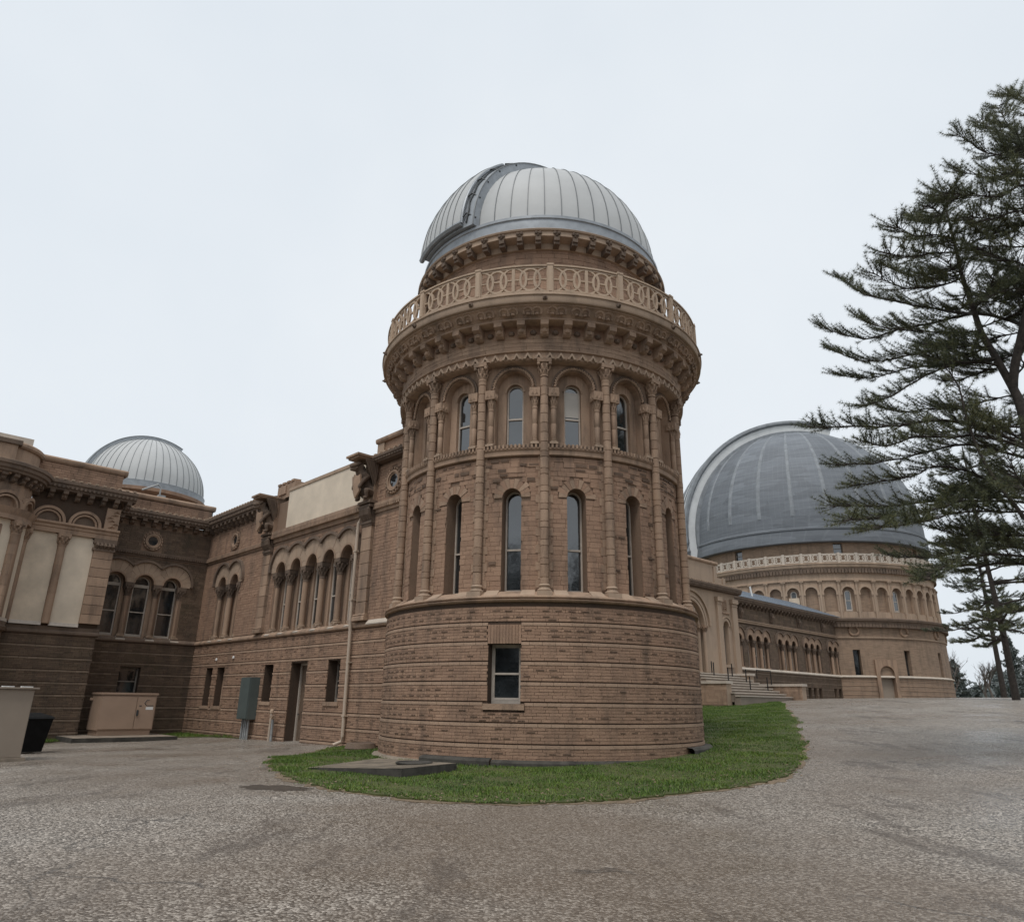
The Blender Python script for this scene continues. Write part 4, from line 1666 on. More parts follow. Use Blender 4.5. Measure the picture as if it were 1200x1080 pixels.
def oculus(parent, fm, cx, cz, r, depth=.25):
    m = MB()
    arc_band(m, fm, cx, cz, r * .62, r * .80, 0, 2 * pi, -.01, .10, 28)
    arc_band(m, fm, cx, cz, r * .50, r * .62, 0, 2 * pi, -.01, .06, 28)
    arc_band(m, fm, cx, cz, r * .86, r, 0, 2 * pi, -.01, .05, 28)
    for i in range(18):
        a = 2 * pi * i / 18
        x, z = cx + r * .93 * cos(a), cz + r * .93 * sin(a)
        m.hexa(fm, x - .045, x + .045, z - .045, z + .045, .02, .10, back=False, taper=.012)
    o = m.build('oculus', 'stone', parent)
    b = MB()
    b.add([fm(cx + r * .7 * cos(2 * pi * i / 20), cz + r * .7 * sin(2 * pi * i / 20), .028) for i in range(20)], [tuple(range(20))])
    b.build('pane', 'glass', o)


def banded(parent, fm, x0, x1, ops, b0, top, singles=0, seed=1, mat='brick', bandmat='band', key=None, zmin=-2.2):
    rows, bands = [], []
    k = 0
    z = b0
    while z + .1 < top:
        bands.append((z, z + .076))
        q = (PER - .112) / 5
        for i in range(5):
            a = z + .108 + i * q
            if a + q <= top:
                rows.append((a + .003, a + q - .004))
        z += PER
    bl = brick_rows(x0, x1, rows, .335, ops, gap=.008, seed=seed, vary=.10)
    if key:
        bl.sort(key=key)
    rest, rock = MB(), MB()
    rd = random.Random(seed)
    for i, (xa, xb, za, zb, r) in enumerate(bl):
        pr = rd.uniform(.02, .034)
        if i < singles:
            m = MB()
            m.hexa(fm, xa, xb, za, zb, -.01, pr, back=False)
            m.build('brick', mat, parent, origin=fm((xa + xb) / 2, (za + zb) / 2, 0), fix=False)
        else:
            rest.hexa(fm, xa, xb, za, zb, -.01, pr, back=False)
        if rd.random() < (.28 if r % 5 in (1, 3) else .02):
            q = (xb - xa) * .2
            rock.hexa(fm, xa + q, xb - q, za + .024, zb - .024, pr - .004, pr + rd.uniform(.004, .012), back=False)
    rest.build('brickwork', mat, parent, kind='stuff', fix=False)
    rock.build('rock_faced_bosses', 'soot_brick', parent, kind='stuff', fix=False)
    m = MB()
    for (xa, xb, za, zb, r) in brick_rows(x0, x1, bands, .335, ops, gap=.006, seed=seed + 1, vary=.03):
        m.hexa(fm, xa, xb, za, zb, -.01, .046, back=False)
    m.build('band_courses', bandmat, parent, kind='stuff', fix=False)


def plain_bricks(parent, fm, x0, x1, z0, z1, ops, seed, mat='brick', course=.118, length=.29):
    n = int((z1 - z0) / course)
    rows = [(z0 + i * course, z0 + (i + 1) * course - .009) for i in range(n)]
    m = MB()
    rd = random.Random(seed)
    for xa, xb, za, zb, r in brick_rows(x0, x1, rows, length, ops, gap=.010, seed=seed, vary=.3, stagger=False):
        m.hexa(fm, xa, xb, za, zb, -.01, rd.uniform(.012, .026), back=False)
    m.build('wall_brickwork', mat, parent, kind='stuff', fix=False)


def pilaster(parent, fm, x0, x1, z0, z1, d=.13):
    m = MB()
    n = int((z1 - z0) / .42)
    q = (z1 - z0) / n
    for i in range(n):
        m.hexa(fm, x0, x1, z0 + i * q + .006, z0 + (i + 1) * q - .006, -.02, d, back=False, taper=.004)
    o = m.build('pilaster', 'stone', parent)
    b = MB()
    b.molding(fm, x0 - .07, x1 + .07, [(-.02, z0 - .2), (d + .09, z0 - .2), (d + .09, z0 - .08), (d + .05, z0 - .05), (d + .07, z0), (d + .02, z0 + .04), (-.02, z0 + .05)], 2)
    b.build('pilaster_base', 'stone', o)
    return o


# griffin: seated winged beast under a canopy slab, holding a shield
def griffin(parent, M):
    b = MB()
    b.box(-.45, .12, -.36, .36, 0.0, 1.62)
    o = mk('griffin', b.mesh('griffin', 'stone'), parent, M)
    b = MB()
    b.box(-.45, .98, -.42, .42, 1.62, 1.70)
    b.box(-.45, .90, -.37, .37, 1.55, 1.62)
    mk('canopy_slab', b.mesh('canopy_slab', 'stone'), o, M)
    me = bpy.data.meshes.new('body')
    V = [(.10, 0, .30), (.22, 0, .55), (.34, 0, .82), (.48, 0, 1.02), (.62, 0, 1.20), (.74, 0, 1.30), (.92, 0, 1.27), (1.04, 0, 1.20),
         (.42, .22, .86), (.62, .24, .62), (.70, .20, .38), (.42, -.22, .86), (.62, -.24, .62), (.70, -.20, .38),
         (.20, .24, .32), (.46, .30, .40), (.36, .27, .10), (.52, .26, .04), (.20, -.24, .32), (.46, -.30, .40), (.36, -.27, .10), (.52, -.26, .04),
         (.66, .15, 1.42), (.66, -.15, 1.42), (.90, 0, 1.12), (1.02, 0, 1.08)]
    Ed = [(0, 1), (1, 2), (2, 3), (3, 4), (4, 5), (5, 6), (6, 7), (3, 8), (8, 9), (9, 10), (3, 11), (11, 12), (12, 13), (0, 14), (14, 15), (15, 16), (16, 17),
          (0, 18), (18, 19), (19, 20), (20, 21), (5, 22), (5, 23), (4, 24), (24, 25)]
    me.from_pydata(V, Ed, [])
    ob = mk('beast_body', me, o, M)
    me.materials.append(MAT['weathered'])
    md = ob.modifiers.new('skin', 'SKIN')
    rr = [.22, .24, .25, .23, .19, .18, .12, .08, .13, .09, .07, .13, .09, .07, .17, .13, .08, .07, .17, .13, .08, .07, .045, .045, .08, .05]
    for i, sv in enumerate(me.skin_vertices[0].data):
        sv.radius = (rr[i], rr[i])
    me.skin_vertices[0].data[0].use_root = True
    sub = ob.modifiers.new('sub', 'SUBSURF')
    sub.levels = sub.render_levels = 1
    for s in (-1, 1):
        w = MB()
        prof = [(.12, .55), (.30, .95), (.50, 1.30), (.62, 1.52), (.40, 1.58), (.16, 1.50), (.02, 1.10), (.0, .70)]
        pts = [(x, s * (.26 + .10 * (z - .5)), z) for x, z in prof] + [(x, s * (.33 + .12 * (z - .5)), z) for x, z in prof]
        n = len(prof)
        fs = [tuple(range(n)), tuple(n + i for i in reversed(range(n)))] + [(i, (i + 1) % n, n + (i + 1) % n, n + i) for i in range(n)]
        w.add(pts, fs)
        for j in range(5):
            x0, z0 = .10 + .03 * j, .62 + .06 * j
            x1, z1 = .10 + .1 * j, 1.50
            w.tube([(x0, s * (.36 + .12 * (z0 - .5)), z0), (x1, s * (.36 + .12 * (z1 - .5)), z1)], .022, 5)
        mk('wing', w.mesh('wing', 'weathered'), o, M)
    sh = MB()
    prof = [(-.27, .92), (-.14, .86), (0, .93), (.14, .86), (.27, .92), (.27, .55), (.20, .28), (0, .02), (-.20, .28), (-.27, .55)]
    n = len(prof)
    pts = [(.68 + .10 * (z - .4) - abs(y) * .25, y, z) for y, z in prof] + [(.76 + .10 * (z - .4) - abs(y) * .3, y, z) for y, z in prof] + [(.80, 0, .5)]
    fs = [tuple(range(n))] + [(i, (i + 1) % n, n + (i + 1) % n, n + i) for i in range(n)] + [(n + i, n + (i + 1) % n, 2 * n) for i in range(n)]
    sh.add(pts, fs)
    mk('shield', sh.mesh('shield', 'stone'), o, M)
    return o


# ================================================================== CONNECTING WING (behind the tower, left)
wing = thing('connecting_wing', W(-2.8, 12, -1.9),
             'brown brick wing with five arched windows between two stone griffins and a cream panel', 'wing')
fm = wallA
opsL = [dict(cx=-10.43, hw=.65, zb=-1.70, zs=1.32, depth=.55),
        dict(cx=-7.80, hw=.43, zb=-.12, zs=1.33, depth=.48), dict(cx=-12.99, hw=.40, zb=-.16, zs=1.30, depth=.48),
        dict(cx=-17.80, hw=.42, zb=-.40, zs=1.28, depth=.30), dict(cx=-19.13, hw=.38, zb=-.40, zs=1.28, depth=.30)]
m = MB()
m.wall(fm, -21.4, -2.0, -2.1, 2.45, opsL, step=3)
m.build('lower_wall', 'mortar', wing)
banded(wing, fm, -21.4, -3.0, opsL, -2.05, 2.40, singles=300, seed=41, key=lambda b: -(b[0] + b[1]))
for o in opsL[1:3]:
    window(wing, fm, o['cx'], o['hw'], o['zb'], o['zs'], -.42, arch=False, rail=.5, fw=.07, mat='frame_dark')
for o in opsL[3:]:
    b = MB()
    b.wall(fm, o['cx'] - o['hw'], o['cx'] + o['hw'], o['zb'], o['zs'], d=-.30)
    b.build('blocked_opening', 'stone', wing)
for o in opsL[1:]:
    b = MB()
    b.hexa(fm, o['cx'] - o['hw'] - .1, o['cx'] + o['hw'] + .1, o['zb'] - .14, o['zb'], -.3, .07)
    b.build('window_sill', 'stone', wing)
o = opsL[0]
b = MB()
b.hexa(fm, o['cx'] - o['hw'] + .08, o['cx'] + o['hw'] - .08, -1.66, 1.28, -.52, -.46)
for zz in (-1.5, -.55, .4):
    b.hexa(fm, o['cx'] - .4, o['cx'] + .4, zz, zz + .75, -.47, -.445, taper=.03)
door = b.build('door', 'door', wing)
b = MB()
for a, c in ((o['cx'] - .65, o['cx'] - .57), (o['cx'] + .57, o['cx'] + .65)):
    b.hexa(fm, a, c, -1.7, 1.32, -.54, -.40)
b.hexa(fm, o['cx'] - .57, o['cx'] + .57, 1.24, 1.32, -.54, -.40)
b.build('door_frame', 'frame', door)
b = MB()
b.tube([fm(o['cx'] - .45, -.62, -.43), fm(o['cx'] - .45, -.62, -.38), fm(o['cx'] - .36, -.62, -.37)], .022, 6)
b.build('handle', 'dark_metal', door)
# belt
m = MB()
m.molding(fm, -21.4, -2.5, [(-.02, 2.38), (.08, 2.40), (.12, 2.44), (.12, 2.50), (.02, 2.62), (-.02, 2.62)], 6)
m.build('belt_course', 'stone', wing)
m = MB()
m.molding(fm, -5.75, -3.2, [(.0, 2.50), (.14, 2.49), (.14, 2.53), (.03, 2.66), (0, 2.66)], 6)
m.build('belt_capping', 'lime', wing)
# upper wall
xs5 = [-12.92 + 1.345 * i for i in range(5)]
xs2 = [-19.0, -17.62]
opsU = arcade_ops(xs5, 5.20, .45, 2.62, .34) + arcade_ops(xs2, 5.20, .45, 2.62, .34)
m = MB()
m.wall(fm, -21.4, -2.0, 2.45, 8.45, opsU, step=3)
m.build('upper_wall', 'reveal', wing)
arcade(wing, fm, ROT_A, xs5)
arcade(wing, fm, ROT_A, xs2)
skipU = [dict(cx=(xs5[0] + xs5[-1]) / 2, hw=3.25, zb=2.62, zs=5.36)] + [dict(cx=x, hw=.93, zb=5.30, zs=5.36, arch=True) for x in xs5 + xs2] \
    + [dict(cx=-18.31, hw=1.25, zb=2.62, zs=5.36), dict(cx=-6.18, hw=.36, zb=2.6, zs=7.2), dict(cx=-14.28, hw=.36, zb=2.6, zs=7.2)]
plain_bricks(wing, fm, -21.4, -3.0, 2.66, 6.55, skipU, 61)
plain_bricks(wing, fm, -21.4, -14.6, 6.80, 8.05, [dict(cx=-18.2, hw=.5, zb=6.9, zs=7.37, arch=True), dict(cx=-18.2, hw=.5, zb=6.87, zs=7.37)], 62)
plain_bricks(wing, fm, -5.9, -3.0, 6.95, 8.40, [dict(cx=-4.75, hw=.52, zb=7.14, zs=7.64, arch=True), dict(cx=-4.75, hw=.5, zb=7.14, zs=7.64)], 63)
pilaster(wing, fm, -6.5, -5.87, 2.85, 6.12)
pilaster(wing, fm, -14.6, -13.97, 2.85, 6.12)
for x in (-6.18, -14.28):
    b = MB()
    for zz, ww, dd in ((6.12, .34, .16), (6.20, .36, .20), (6.28, .33, .15), (6.80, .40, .32), (6.95, .42, .36)):
        b.hexa(fm, x - ww, x + ww, zz, zz + .10, -.02, dd)
    for k in range(5):
        yy = x - .26 + .13 * k
        b.tube([fm(yy, 6.36, .14), fm(yy, 6.55, .26), fm(yy + .02, 6.72, .30), fm(yy, 6.80, .26)], [.07, .09, .08, .05], 6)
    b.hexa(fm, x - .30, x + .30, 6.36, 6.82, -.02, .16)
    b.build('pilaster_capital', 'weathered', wing)
    griffin(wing, at(fm(x, 7.05, .05), ROT_A))
string_course(wing, fm, -13.95, -6.52, 6.60, 7.08, proj=.22)
string_course(wing, fm, -21.4, -14.62, 6.50, 6.78, proj=.14)
string_course(wing, fm, -5.85, -2.6, 6.58, 6.94, proj=.14)
oculus(wing, fm, -18.2, 7.37, .46)
oculus(wing, fm, -4.75, 7.64, .50)
# cream panel over the five windows with its coping
m = MB()
m.hexa(fm, -13.0, -6.35, 7.09, 8.86, -.35, .02)
m.build('blank_panel', 'cream', wing, label='large cream painted panel above the five arched windows')
m = MB()
m.hexa(fm, -13.0, -6.35, 8.862, 9.00, -.40, .06)
m.build('panel_coping', 'trim', wing)
cornice(wing, fm, ROT_A, -21.4, -14.75, 8.08, 8.86, .46)
cornice(wing, fm, ROT_A, -5.8, -2.0, 8.30, 8.72, .40, corbels=False)
# parapet near the tower, pier behind the left griffin, roofs
m = MB()
m.hexa(fm, -6.40, -2.0, 8.70, 9.55, -1.2, -.30)
m.build('parapet', 'brick', wing)
m = MB()
m.molding(fm, -6.50, -2.0, [(-1.25, 9.55), (-.20, 9.55), (-.16, 9.62), (-.16, 9.72), (-.24, 9.78), (-1.25, 9.78)], 3)
m.build('parapet_coping', 'stone', wing)
m = MB()
m.hexa(fm, -6.45, -6.0, 8.74, 9.54, -.31, -.24)
m.build('parapet_panel', 'trim', wing)
m = MB()
m.hexa(fm, -14.65, -12.95, 8.75, 9.42, -1.1, -.18)
m.hexa(fm, -14.45, -13.75, 8.95, 9.35, -.2, -.12)
for i in range(4):
    m.hexa(fm, -14.65 + .43 * i, -14.35 + .43 * i, 9.42, 9.56, -.5, -.14, taper=.02)
m.build('parapet_pier', 'stone', wing)
m = MB()
R0 = [fm(-21.4, 8.88, .34), fm(-14.7, 8.88, .34), fm(-14.7, 9.95, -3.2), fm(-21.4, 9.95, -3.2)]
m.add(R0, [(0, 1, 2, 3)])
m.quad(fm(-14.7, 8.88, -.2), fm(-2.0, 8.88, -.4), fm(-2.0, 9.6, -3.2), fm(-14.7, 9.6, -3.2))
m.build('roof', 'slate', wing)
m = MB()
for a, b2 in ((-21.4, -2.0),):
    m.quad(fm(-21.4, 9.9, -3.2), fm(-2, 9.6, -3.2), fm(-2, -2, -6.4), fm(-21.4, -2, -6.4))
m.build('rear_wall', 'brick', wing)
# downspout with shoe
m = MB()
path = [fm(-6.72, 6.45, .05), fm(-6.66, 6.60, .10), fm(-6.66, 6.30, .20), fm(-6.66, 6.0, .21), fm(-6.66, 2.7, .21), fm(-6.66, 2.3, .17), fm(-6.66, -1.25, .12), fm(-6.68, -1.42, .16), fm(-6.80, -1.52, .38)]
m.tube(path, .062, 10)
for zz in (5.2, 3.4, 1.2, -.6):
    m.hexa(fm, -6.75, -6.57, zz, zz + .05, .0, .28 if zz > 2.5 else .19)
m.build('downspout', 'spout', wing)
# two little white fittings on the wall
for x, z in ((-18.4, 1.62), (-16.55, 1.66)):
    m = MB()
    m.turn([(0, 0), (.05, 0), (.05, .06), (.03, .10), (0, .11)], 8)
    mk('wall_fitting', m.mesh('wall_fitting', 'white'), wing, Matrix.Translation(fm(x, z, .06)))

# ================================================================== CROSS WING (left edge)
cross = thing('cross_wing', W(-6, 20, -1.95),
              'dark weathered brick block with three arched windows and tall cream filled bays', 'building')
fb = wall_t(21.4)
opB = [dict(cx=-5.66, hw=.46, zb=0.0, zs=1.26, depth=.4)]
m = MB()
m.wall(fb, -8.1, -2.8, -2.2, 2.45, opB, step=3)
m.build('lower_wall', 'mortar', cross)
banded(cross, fb, -8.1, -2.8, opB, -2.05, 2.40, singles=0, seed=71, mat='old_brick', bandmat='old_band')
window(cross, fb, -5.66, .46, 0, 1.26, -.34, arch=False, rail=.5, fw=.07, mat='frame_dark')
m = MB()
m.molding(fb, -8.1, -2.8, [(-.02, 2.38), (.08, 2.40), (.12, 2.44), (.12, 2.50), (.02, 2.62), (-.02, 2.62)], 6)
m.build('belt_course', 'weathered', cross)
xs3 = [-7.03, -5.72, -4.41]
m = MB()
m.wall(fb, -8.1, -2.8, 2.45, 8.30, arcade_ops(xs3, 5.20, .45, 2.62, .34), step=3)
m.build('upper_wall', 'reveal', cross)
arcade(cross, fb, ROT_T, xs3, wmat='frame')
skB = [dict(cx=-5.72, hw=1.9, zb=2.6, zs=5.36)] + [dict(cx=x, hw=.93, zb=5.3, zs=5.36, arch=True) for x in xs3]
plain_bricks(cross, fb, -8.1, -2.8, 2.66, 6.50, skB, 73, 'old_brick')
plain_bricks(cross, fb, -8.1, -2.8, 6.80, 8.05, [dict(cx=-5.68, hw=.5, zb=7.33, zs=7.33, arch=True), dict(cx=-5.68, hw=.5, zb=6.85, zs=7.33)], 74, 'old_brick')
string_course(cross, fb, -8.1, -2.8, 6.48, 6.78, 'weathered', .14)
oculus(cross, fb, -5.68, 7.33, .46)
cornice(cross, fb, ROT_T, -8.1, -2.95, 8.02, 8.74, .46)
m = MB()
m.hexa(fb, -8.1, -2.95, 8.74, 9.40, -1.0, -.12, taper=0)
m.build('parapet', 'mortar', cross)
plain_bricks(cross, lambda x, z, d: fb(x, z, d - .12), -8.1, -2.95, 8.76, 9.40, [], 75, 'brick', .10, .34)
m = MB()
m.molding(fb, -8.2, -2.80, [(-1.0, 9.40), (-.06, 9.40), (.0, 9.47), (.02, 9.58), (-.05, 9.66), (-1.0, 9.68)], 3)
m.build('parapet_coping', 'stone', cross)
m = MB()
m.quad(fb(-2.9, 8.74, -1.0), fb(-2.9, 8.74, -.1), fb(-2.9, 9.4, -.1), fb(-2.9, 9.4, -1.0))
m.quad(fb(-8.1, 9.2, -1), fb(-2.9, 9.2, -1), fb(-2.9, 9.2, -9), fb(-8.1, 9.2, -9))
m.build('flat_roof', 'slate', cross)
# bracket arm on the parapet
m = MB()
m.tube([fb(-5.66, 9.66, -.3), fb(-5.66, 10.2, -.3), fb(-5.90, 10.36, -.3)], .035, 6)
m.tube([fb(-5.80, 10.34, -.3), fb(-6.55, 9.88, -.25)], .05, 6)
m.hexa(fb, -5.75, -5.40, 9.66, 9.78, -.40, -.15)
mk_o = m.build('roof_bracket', 'conduit', cross)
# flank with filled bays and the bow
ff = wall_t(19.3)
m = MB()
m.wall(ff, -11.45, -7.95, -2.3, 9.0, [], step=3)
m.add([ff(-7.95, -2.3, 0), ff(-7.95, 9.0, 0), fb(-7.95, 9.0, 0), fb(-7.95, -2.3, 0)], [(0, 1, 2, 3)])
m.build('flank_wall', 'mortar', cross)
banded(cross, ff, -11.45, -7.95, [], -2.05, 2.40, seed=81, mat='old_brick', bandmat='old_band')
sd = wall_s(-7.95)
SDM = lambda x, z, d: W(-7.95 + d, 19.3 + x, z)
banded(cross, SDM, 0, 2.1, [], -2.05, 2.40, seed=83, mat='old_brick', bandmat='old_band')
m = MB()
m.molding(ff, -11.45, -7.85, [(-.02, 2.36), (.10, 2.40), (.14, 2.44), (.14, 2.52), (.06, 2.58), (.06, 2.72), (-.02, 2.74)], 6)
m.build('belt_course', 'weathered', cross)


def rounded_panel(parent, fm, cx, hw, z0, z1, d, mat):
    n = 8
    r = .30
    pl = [(cx - hw, z0), (cx + hw, z0), (cx + hw, z1 - r)] + [(cx + hw - r + r * cos(pi / 2 * i / n), z1 - r + r * sin(pi / 2 * i / n)) for i in range(1, n + 1)] \
        + [(cx - hw + r - r * sin(pi / 2 * i / n), z1 - r + r * cos(pi / 2 * i / n)) for i in range(0, n + 1)]
    k = len(pl)
    m = MB()
    m.add([fm(x, z, d) for x, z in pl] + [fm(x, z, d - .08) for x, z in pl], [tuple(range(k))] + [(i, (i + 1) % k, k + (i + 1) % k, k + i) for i in range(k)])
    o = m.build('filled_bay', mat, parent)
    s = MB()
    s.molding(fm, cx - hw, cx + hw, [(-.02, z0 - .14), (d + .10, z0 - .14), (d + .06, z0), (-.02, z0 + .02)], 2)
    s.build('sill', 'frame', o)


rounded_panel(cross, ff, -9.29, .555, 2.88, 6.66, .07, 'cream')
rounded_panel(cross, ff, -10.70, .57, 2.88, 6.66, .07, 'cream_shade')  # shaded bay, its shade painted in by the darker cream
m = MB()
for i in range(9):
    z = 2.92 + i * .405
    m.hexa(ff, -8.73, -7.93, z, z + .393, -.02, .20, back=False, taper=.004)
    m.hexa(SDM, -.19, .30, z, z + .393, -.02, .01, back=False)
m.build('corner_pier', 'stone', cross)
bow_cap = capital_mesh('bay_capital', 'stone', .155, .55, .48)
bow_sh = shaft_mesh('bay_shaft', 'stone', .155, 3.28, 8)


def bay_column(P, rot):
    M = at(P, rot)
    c = mk('bay_column', bow_sh, cross, M)
    mk('capital', bow_cap, c, M @ Matrix.Translation((0, 0, 3.26)))


for x in (-9.98, -11.42):
    bay_column(ff(x, 2.82, .12), ROT_T)
b = MB()
b.hexa(ff, -8.80, -7.88, 6.10, 6.22, -.02, .24)
b.hexa(ff, -8.80, -7.88, 6.40, 6.64, -.02, .28)
for k in range(5):
    yy = -8.66 + .16 * k
    b.tube([ff(yy, 6.20, .18), ff(yy, 6.34, .30), ff(yy, 6.46, .24)], [.07, .09, .06], 6)
b.build('pier_capital', 'weathered', cross)
m = MB()
m.molding(ff, -11.5, -7.86, [(-.02, 6.64), (.20, 6.64), (.20, 6.82), (.24, 6.86), (.24, 6.95), (.32, 7.02), (.32, 7.10), (-.02, 7.12)], 6)
m.build('architrave', 'stone', cross)
for cx in (-9.28, -10.70):
    b = MB()
    arc_band(b, ff, cx, 7.12, .42, .50, 0, pi, -.01, .12, 18)
    arc_band(b, ff, cx, 7.12, .54, .66, 0, pi, -.01, .17, 18)
    b.build('lunette_arch', 'stone', cross)
    b = MB()
    b.add([ff(cx + .43 * cos(pi * i / 16), 7.12 + .43 * sin(pi * i / 16), .02) for i in range(17)], [tuple(range(17))])
    b.build('lunette', 'weathered', cross)
b = MB()
b.hexa(ff, -8.50, -7.93, 7.13, 8.1, -.02, .10)
for k in range(6):
    z = 7.22 + .14 * k
    x = -8.2 + .14 * sin(k * 1.7)
    b.tube([ff(x - .12, z, .10), ff(x, z + .07, .16), ff(x + .12, z + .02, .10)], .035, 5)
b.build('scroll_relief', 'stone', cross)
cornice(cross, ff, ROT_T, -11.6, -7.45, 8.12, 8.92, .56)
SDR = atan2(UY, UX)
cornice(cross, SDM, SDR, -.2, 1.7, 8.12, 8.92, .5, corbels=False)
m = MB()
m.hexa(ff, -11.6, -8.05, 8.92, 9.78, -1.4, -.12)
m.build('parapet', 'mortar', cross)
plain_bricks(cross, lambda x, z, d: ff(x, z, d - .12), -11.6, -8.05, 8.98, 9.76, [], 85, 'brick', .11, .36)
m = MB()
m.molding(ff, -11.7, -7.90, [(-1.4, 9.76), (-.06, 9.76), (.0, 9.84), (.02, 9.94), (-.05, 10.02), (-1.4, 10.04)], 3)
m.build('parapet_coping', 'stone', cross)
AZB = atan2(VX, VY)
BC = W(-13.1, 19.3, 0)[:2]
m = MB()
m.lathe([(1.70, -2.3), (1.70, 2.36)], 48, c=BC, az=AZB)
m.build('bow_base', 'old_brick', cross)
m = MB()
m.lathe([(1.68, 2.36), (1.80, 2.40), (1.84, 2.52), (1.76, 2.58), (1.76, 2.74), (1.66, 2.76)], 48, c=BC, az=AZB)
m.build('bow_belt', 'weathered', cross, smooth=True)
m = MB()
m.lathe([(1.62, 2.7), (1.62, 8.2)], 48, c=BC, az=AZB)
m.build('bow_wall', 'stone', cross)
fbow = lambda a: (lambda x, z, d: CW(a + x / 1.70, 1.62 + d, z, BC, AZB))
for a in (62, 20, -22):
    rounded_panel(cross, fbow(radians(a)), 0, .52, 2.88, 6.66, .07, 'cream')
    b = MB()
    arc_band(b, fbow(radians(a)), 0, 7.12, .42, .50, 0, pi, -.01, .14, 18)
    arc_band(b, fbow(radians(a)), 0, 7.12, .54, .66, 0, pi, -.01, .19, 18)
    b.build('lunette_arch', 'stone', cross)
for a in (41, -1, -43):
    bay_column(CW(radians(a), 1.78, 2.82, BC, AZB), atan2(*reversed(cdir(radians(a), AZB))))
m = MB()
m.lathe([(1.6, 6.64), (1.86, 6.64), (1.86, 6.82), (1.92, 6.95), (1.98, 7.10), (1.6, 7.12)], 48, c=BC, az=AZB)
m.build('bow_architrave', 'stone', cross)
m = MB()
m.lathe([(1.6, 8.10), (1.66, 8.44), (2.06, 8.47), (2.08, 8.56), (2.16, 8.60), (2.18, 8.72), (2.24, 8.76), (2.24, 8.89), (2.18, 8.92), (1.3, 8.94)], 48, c=BC, az=AZB)
m.build('bow_cornice', 'weathered', cross)
for i in range(-2, 14):
    a = radians(-70 + i * 13)
    mk('corbel', flat_corbel, cross, at(CW(a, 1.62, 8.12, BC, AZB), atan2(*reversed(cdir(a, AZB)))))
m = MB()
m.lathe([(1.62, 8.9), (1.62, 9.60), (1.70, 9.62), (1.76, 9.69), (1.76, 9.80), (1.68, 9.87), (.6, 9.95)], 48, c=BC, az=AZB)
m.build('bow_parapet', 'stone', cross)
m = MB()
m.hexa(wall_t(17.5), -15.6, -12.62, 8.4, 9.62, -1.4, .10)
m.build('attic_pier', 'stone', cross)
m = MB()
m.hexa(wall_t(17.5), -15.7, -12.50, 9.62, 9.80, -1.4, .20)
m.build('attic_coping', 'weathered', cross)
m = MB()
m.hexa(wall_t(17.5), -15.7, -12.05, 9.80, 10.16, -1.6, -.5)
m.build('attic_cap', 'lime', cross)

# ================================================================== FAR SMALL DOME TOWER
far_tower = thing('far_dome_tower', (A2X, A2Y, gz(A2X, A2Y) - .1), 'round tower with a pale ribbed dome seen above the parapet', 'tower')
c2 = (A2X, A2Y)
az2 = atan2(A2X, A2Y)
m = MB()
m.lathe([(4.9, -1.9), (4.9, 2.5), (4.6, 2.7), (4.6, 9.4), (4.9, 9.5), (5.3, 10.5), (5.6, 10.9), (5.6, 11.2), (4.15, 11.2), (4.15, 13.8), (4.6, 14.0), (4.6, 14.25), (4.2, 14.3)], 64, c=c2, az=az2)
m.build('tower_wall', 'brick', far_tower)
dome(far_tower, c2, az2, 4.30, 14.75, [(4.2, 14.1), (4.44, 14.12), (4.42, 14.65), (4.44, 14.76), (4.2, 14.78)], 48, radians(-80), 1.0, .26, radians(118),
     'dome', 'dome_seam', 'dome_ring', 'dome_ring', seam_w=.02, seam_h=.03)

# ================================================================== ENTRANCE PAVILION
pav = thing('entrance_pavilion', W(24.3, 10.5, .2), 'buff terracotta entrance pavilion with a tall moulded doorway arch above the steps', 'building')
fp = wall_t(9.5)
PC = 24.3
opP = [dict(cx=PC, hw=1.75, zb=1.8, zs=4.95, arch=True, depth=1.3)]
for s in (-1, 1):
    opP.append(dict(cx=PC + s * 4.40, hw=.36, zb=2.55, zs=5.12, arch=True, depth=.4))
m = MB()
m.wall(fp, PC - 5.95, PC + 5.95, -.5, 7.4, opP, step=4)
for x in (PC - 5.95, PC + 5.95):
    m.quad(fp(x, -.5, 0), fp(x, 7.4, 0), fp(x, 7.4, -2.4), fp(x, -.5, -2.4))
m.build('front_wall', 'buff', pav)
# orders of the doorway: three stepped arches on jamb columns
pv_sh = shaft_mesh('jamb_shaft', 'buff', .13, 2.55, 0)
pv_cap = capital_mesh('jamb_capital', 'stone', .13, .45, .36)
pv_base = base_mesh('jamb_base', 'buff', .13, .2, .34)
for i, (r, d) in enumerate(((1.75, .0), (1.50, -.32), (1.25, -.64))):
    b = MB()
    arc_band(b, fp, PC, 4.95, r - .16, r + .02, 0, pi, d - .3, d + .05, 26)
    if i == 0:
        arc_band(b, fp, PC, 4.95, r + .06, r + .22, 0, pi, -.02, .08, 26)
        arc_band(b, fp, PC, 4.95, r + .42, r + .56, 0, pi, -.02, .14, 26)
    b.build('arch_order', 'buff', pav)
    for s in (-1, 1):
        M = at(fp(PC + s * (r - .12), 1.80, d - .02), ROT_T)
        c = mk('jamb_column', pv_sh, pav, M @ Matrix.Translation((0, 0, .18)))
        mk('base', pv_base, c, M)
        mk('capital', pv_cap, c, M @ Matrix.Translation((0, 0, 2.72)))
b = MB()
b.wall(fp, PC - 1.3, PC + 1.3, 1.8, 6.4, [], d=-1.15)
for s in (-1, 1):
    b.hexa(fp, *sorted((PC + s * .05, PC + s * 1.0)), 1.85, 4.6, -1.16, -1.08, taper=.03)
dr_ = b.build('entrance_door', 'door', pav)
b = MB()
arc_band(b, fp, PC, 4.75, .95, 1.05, 0, pi, -1.15, -1.0, 18)
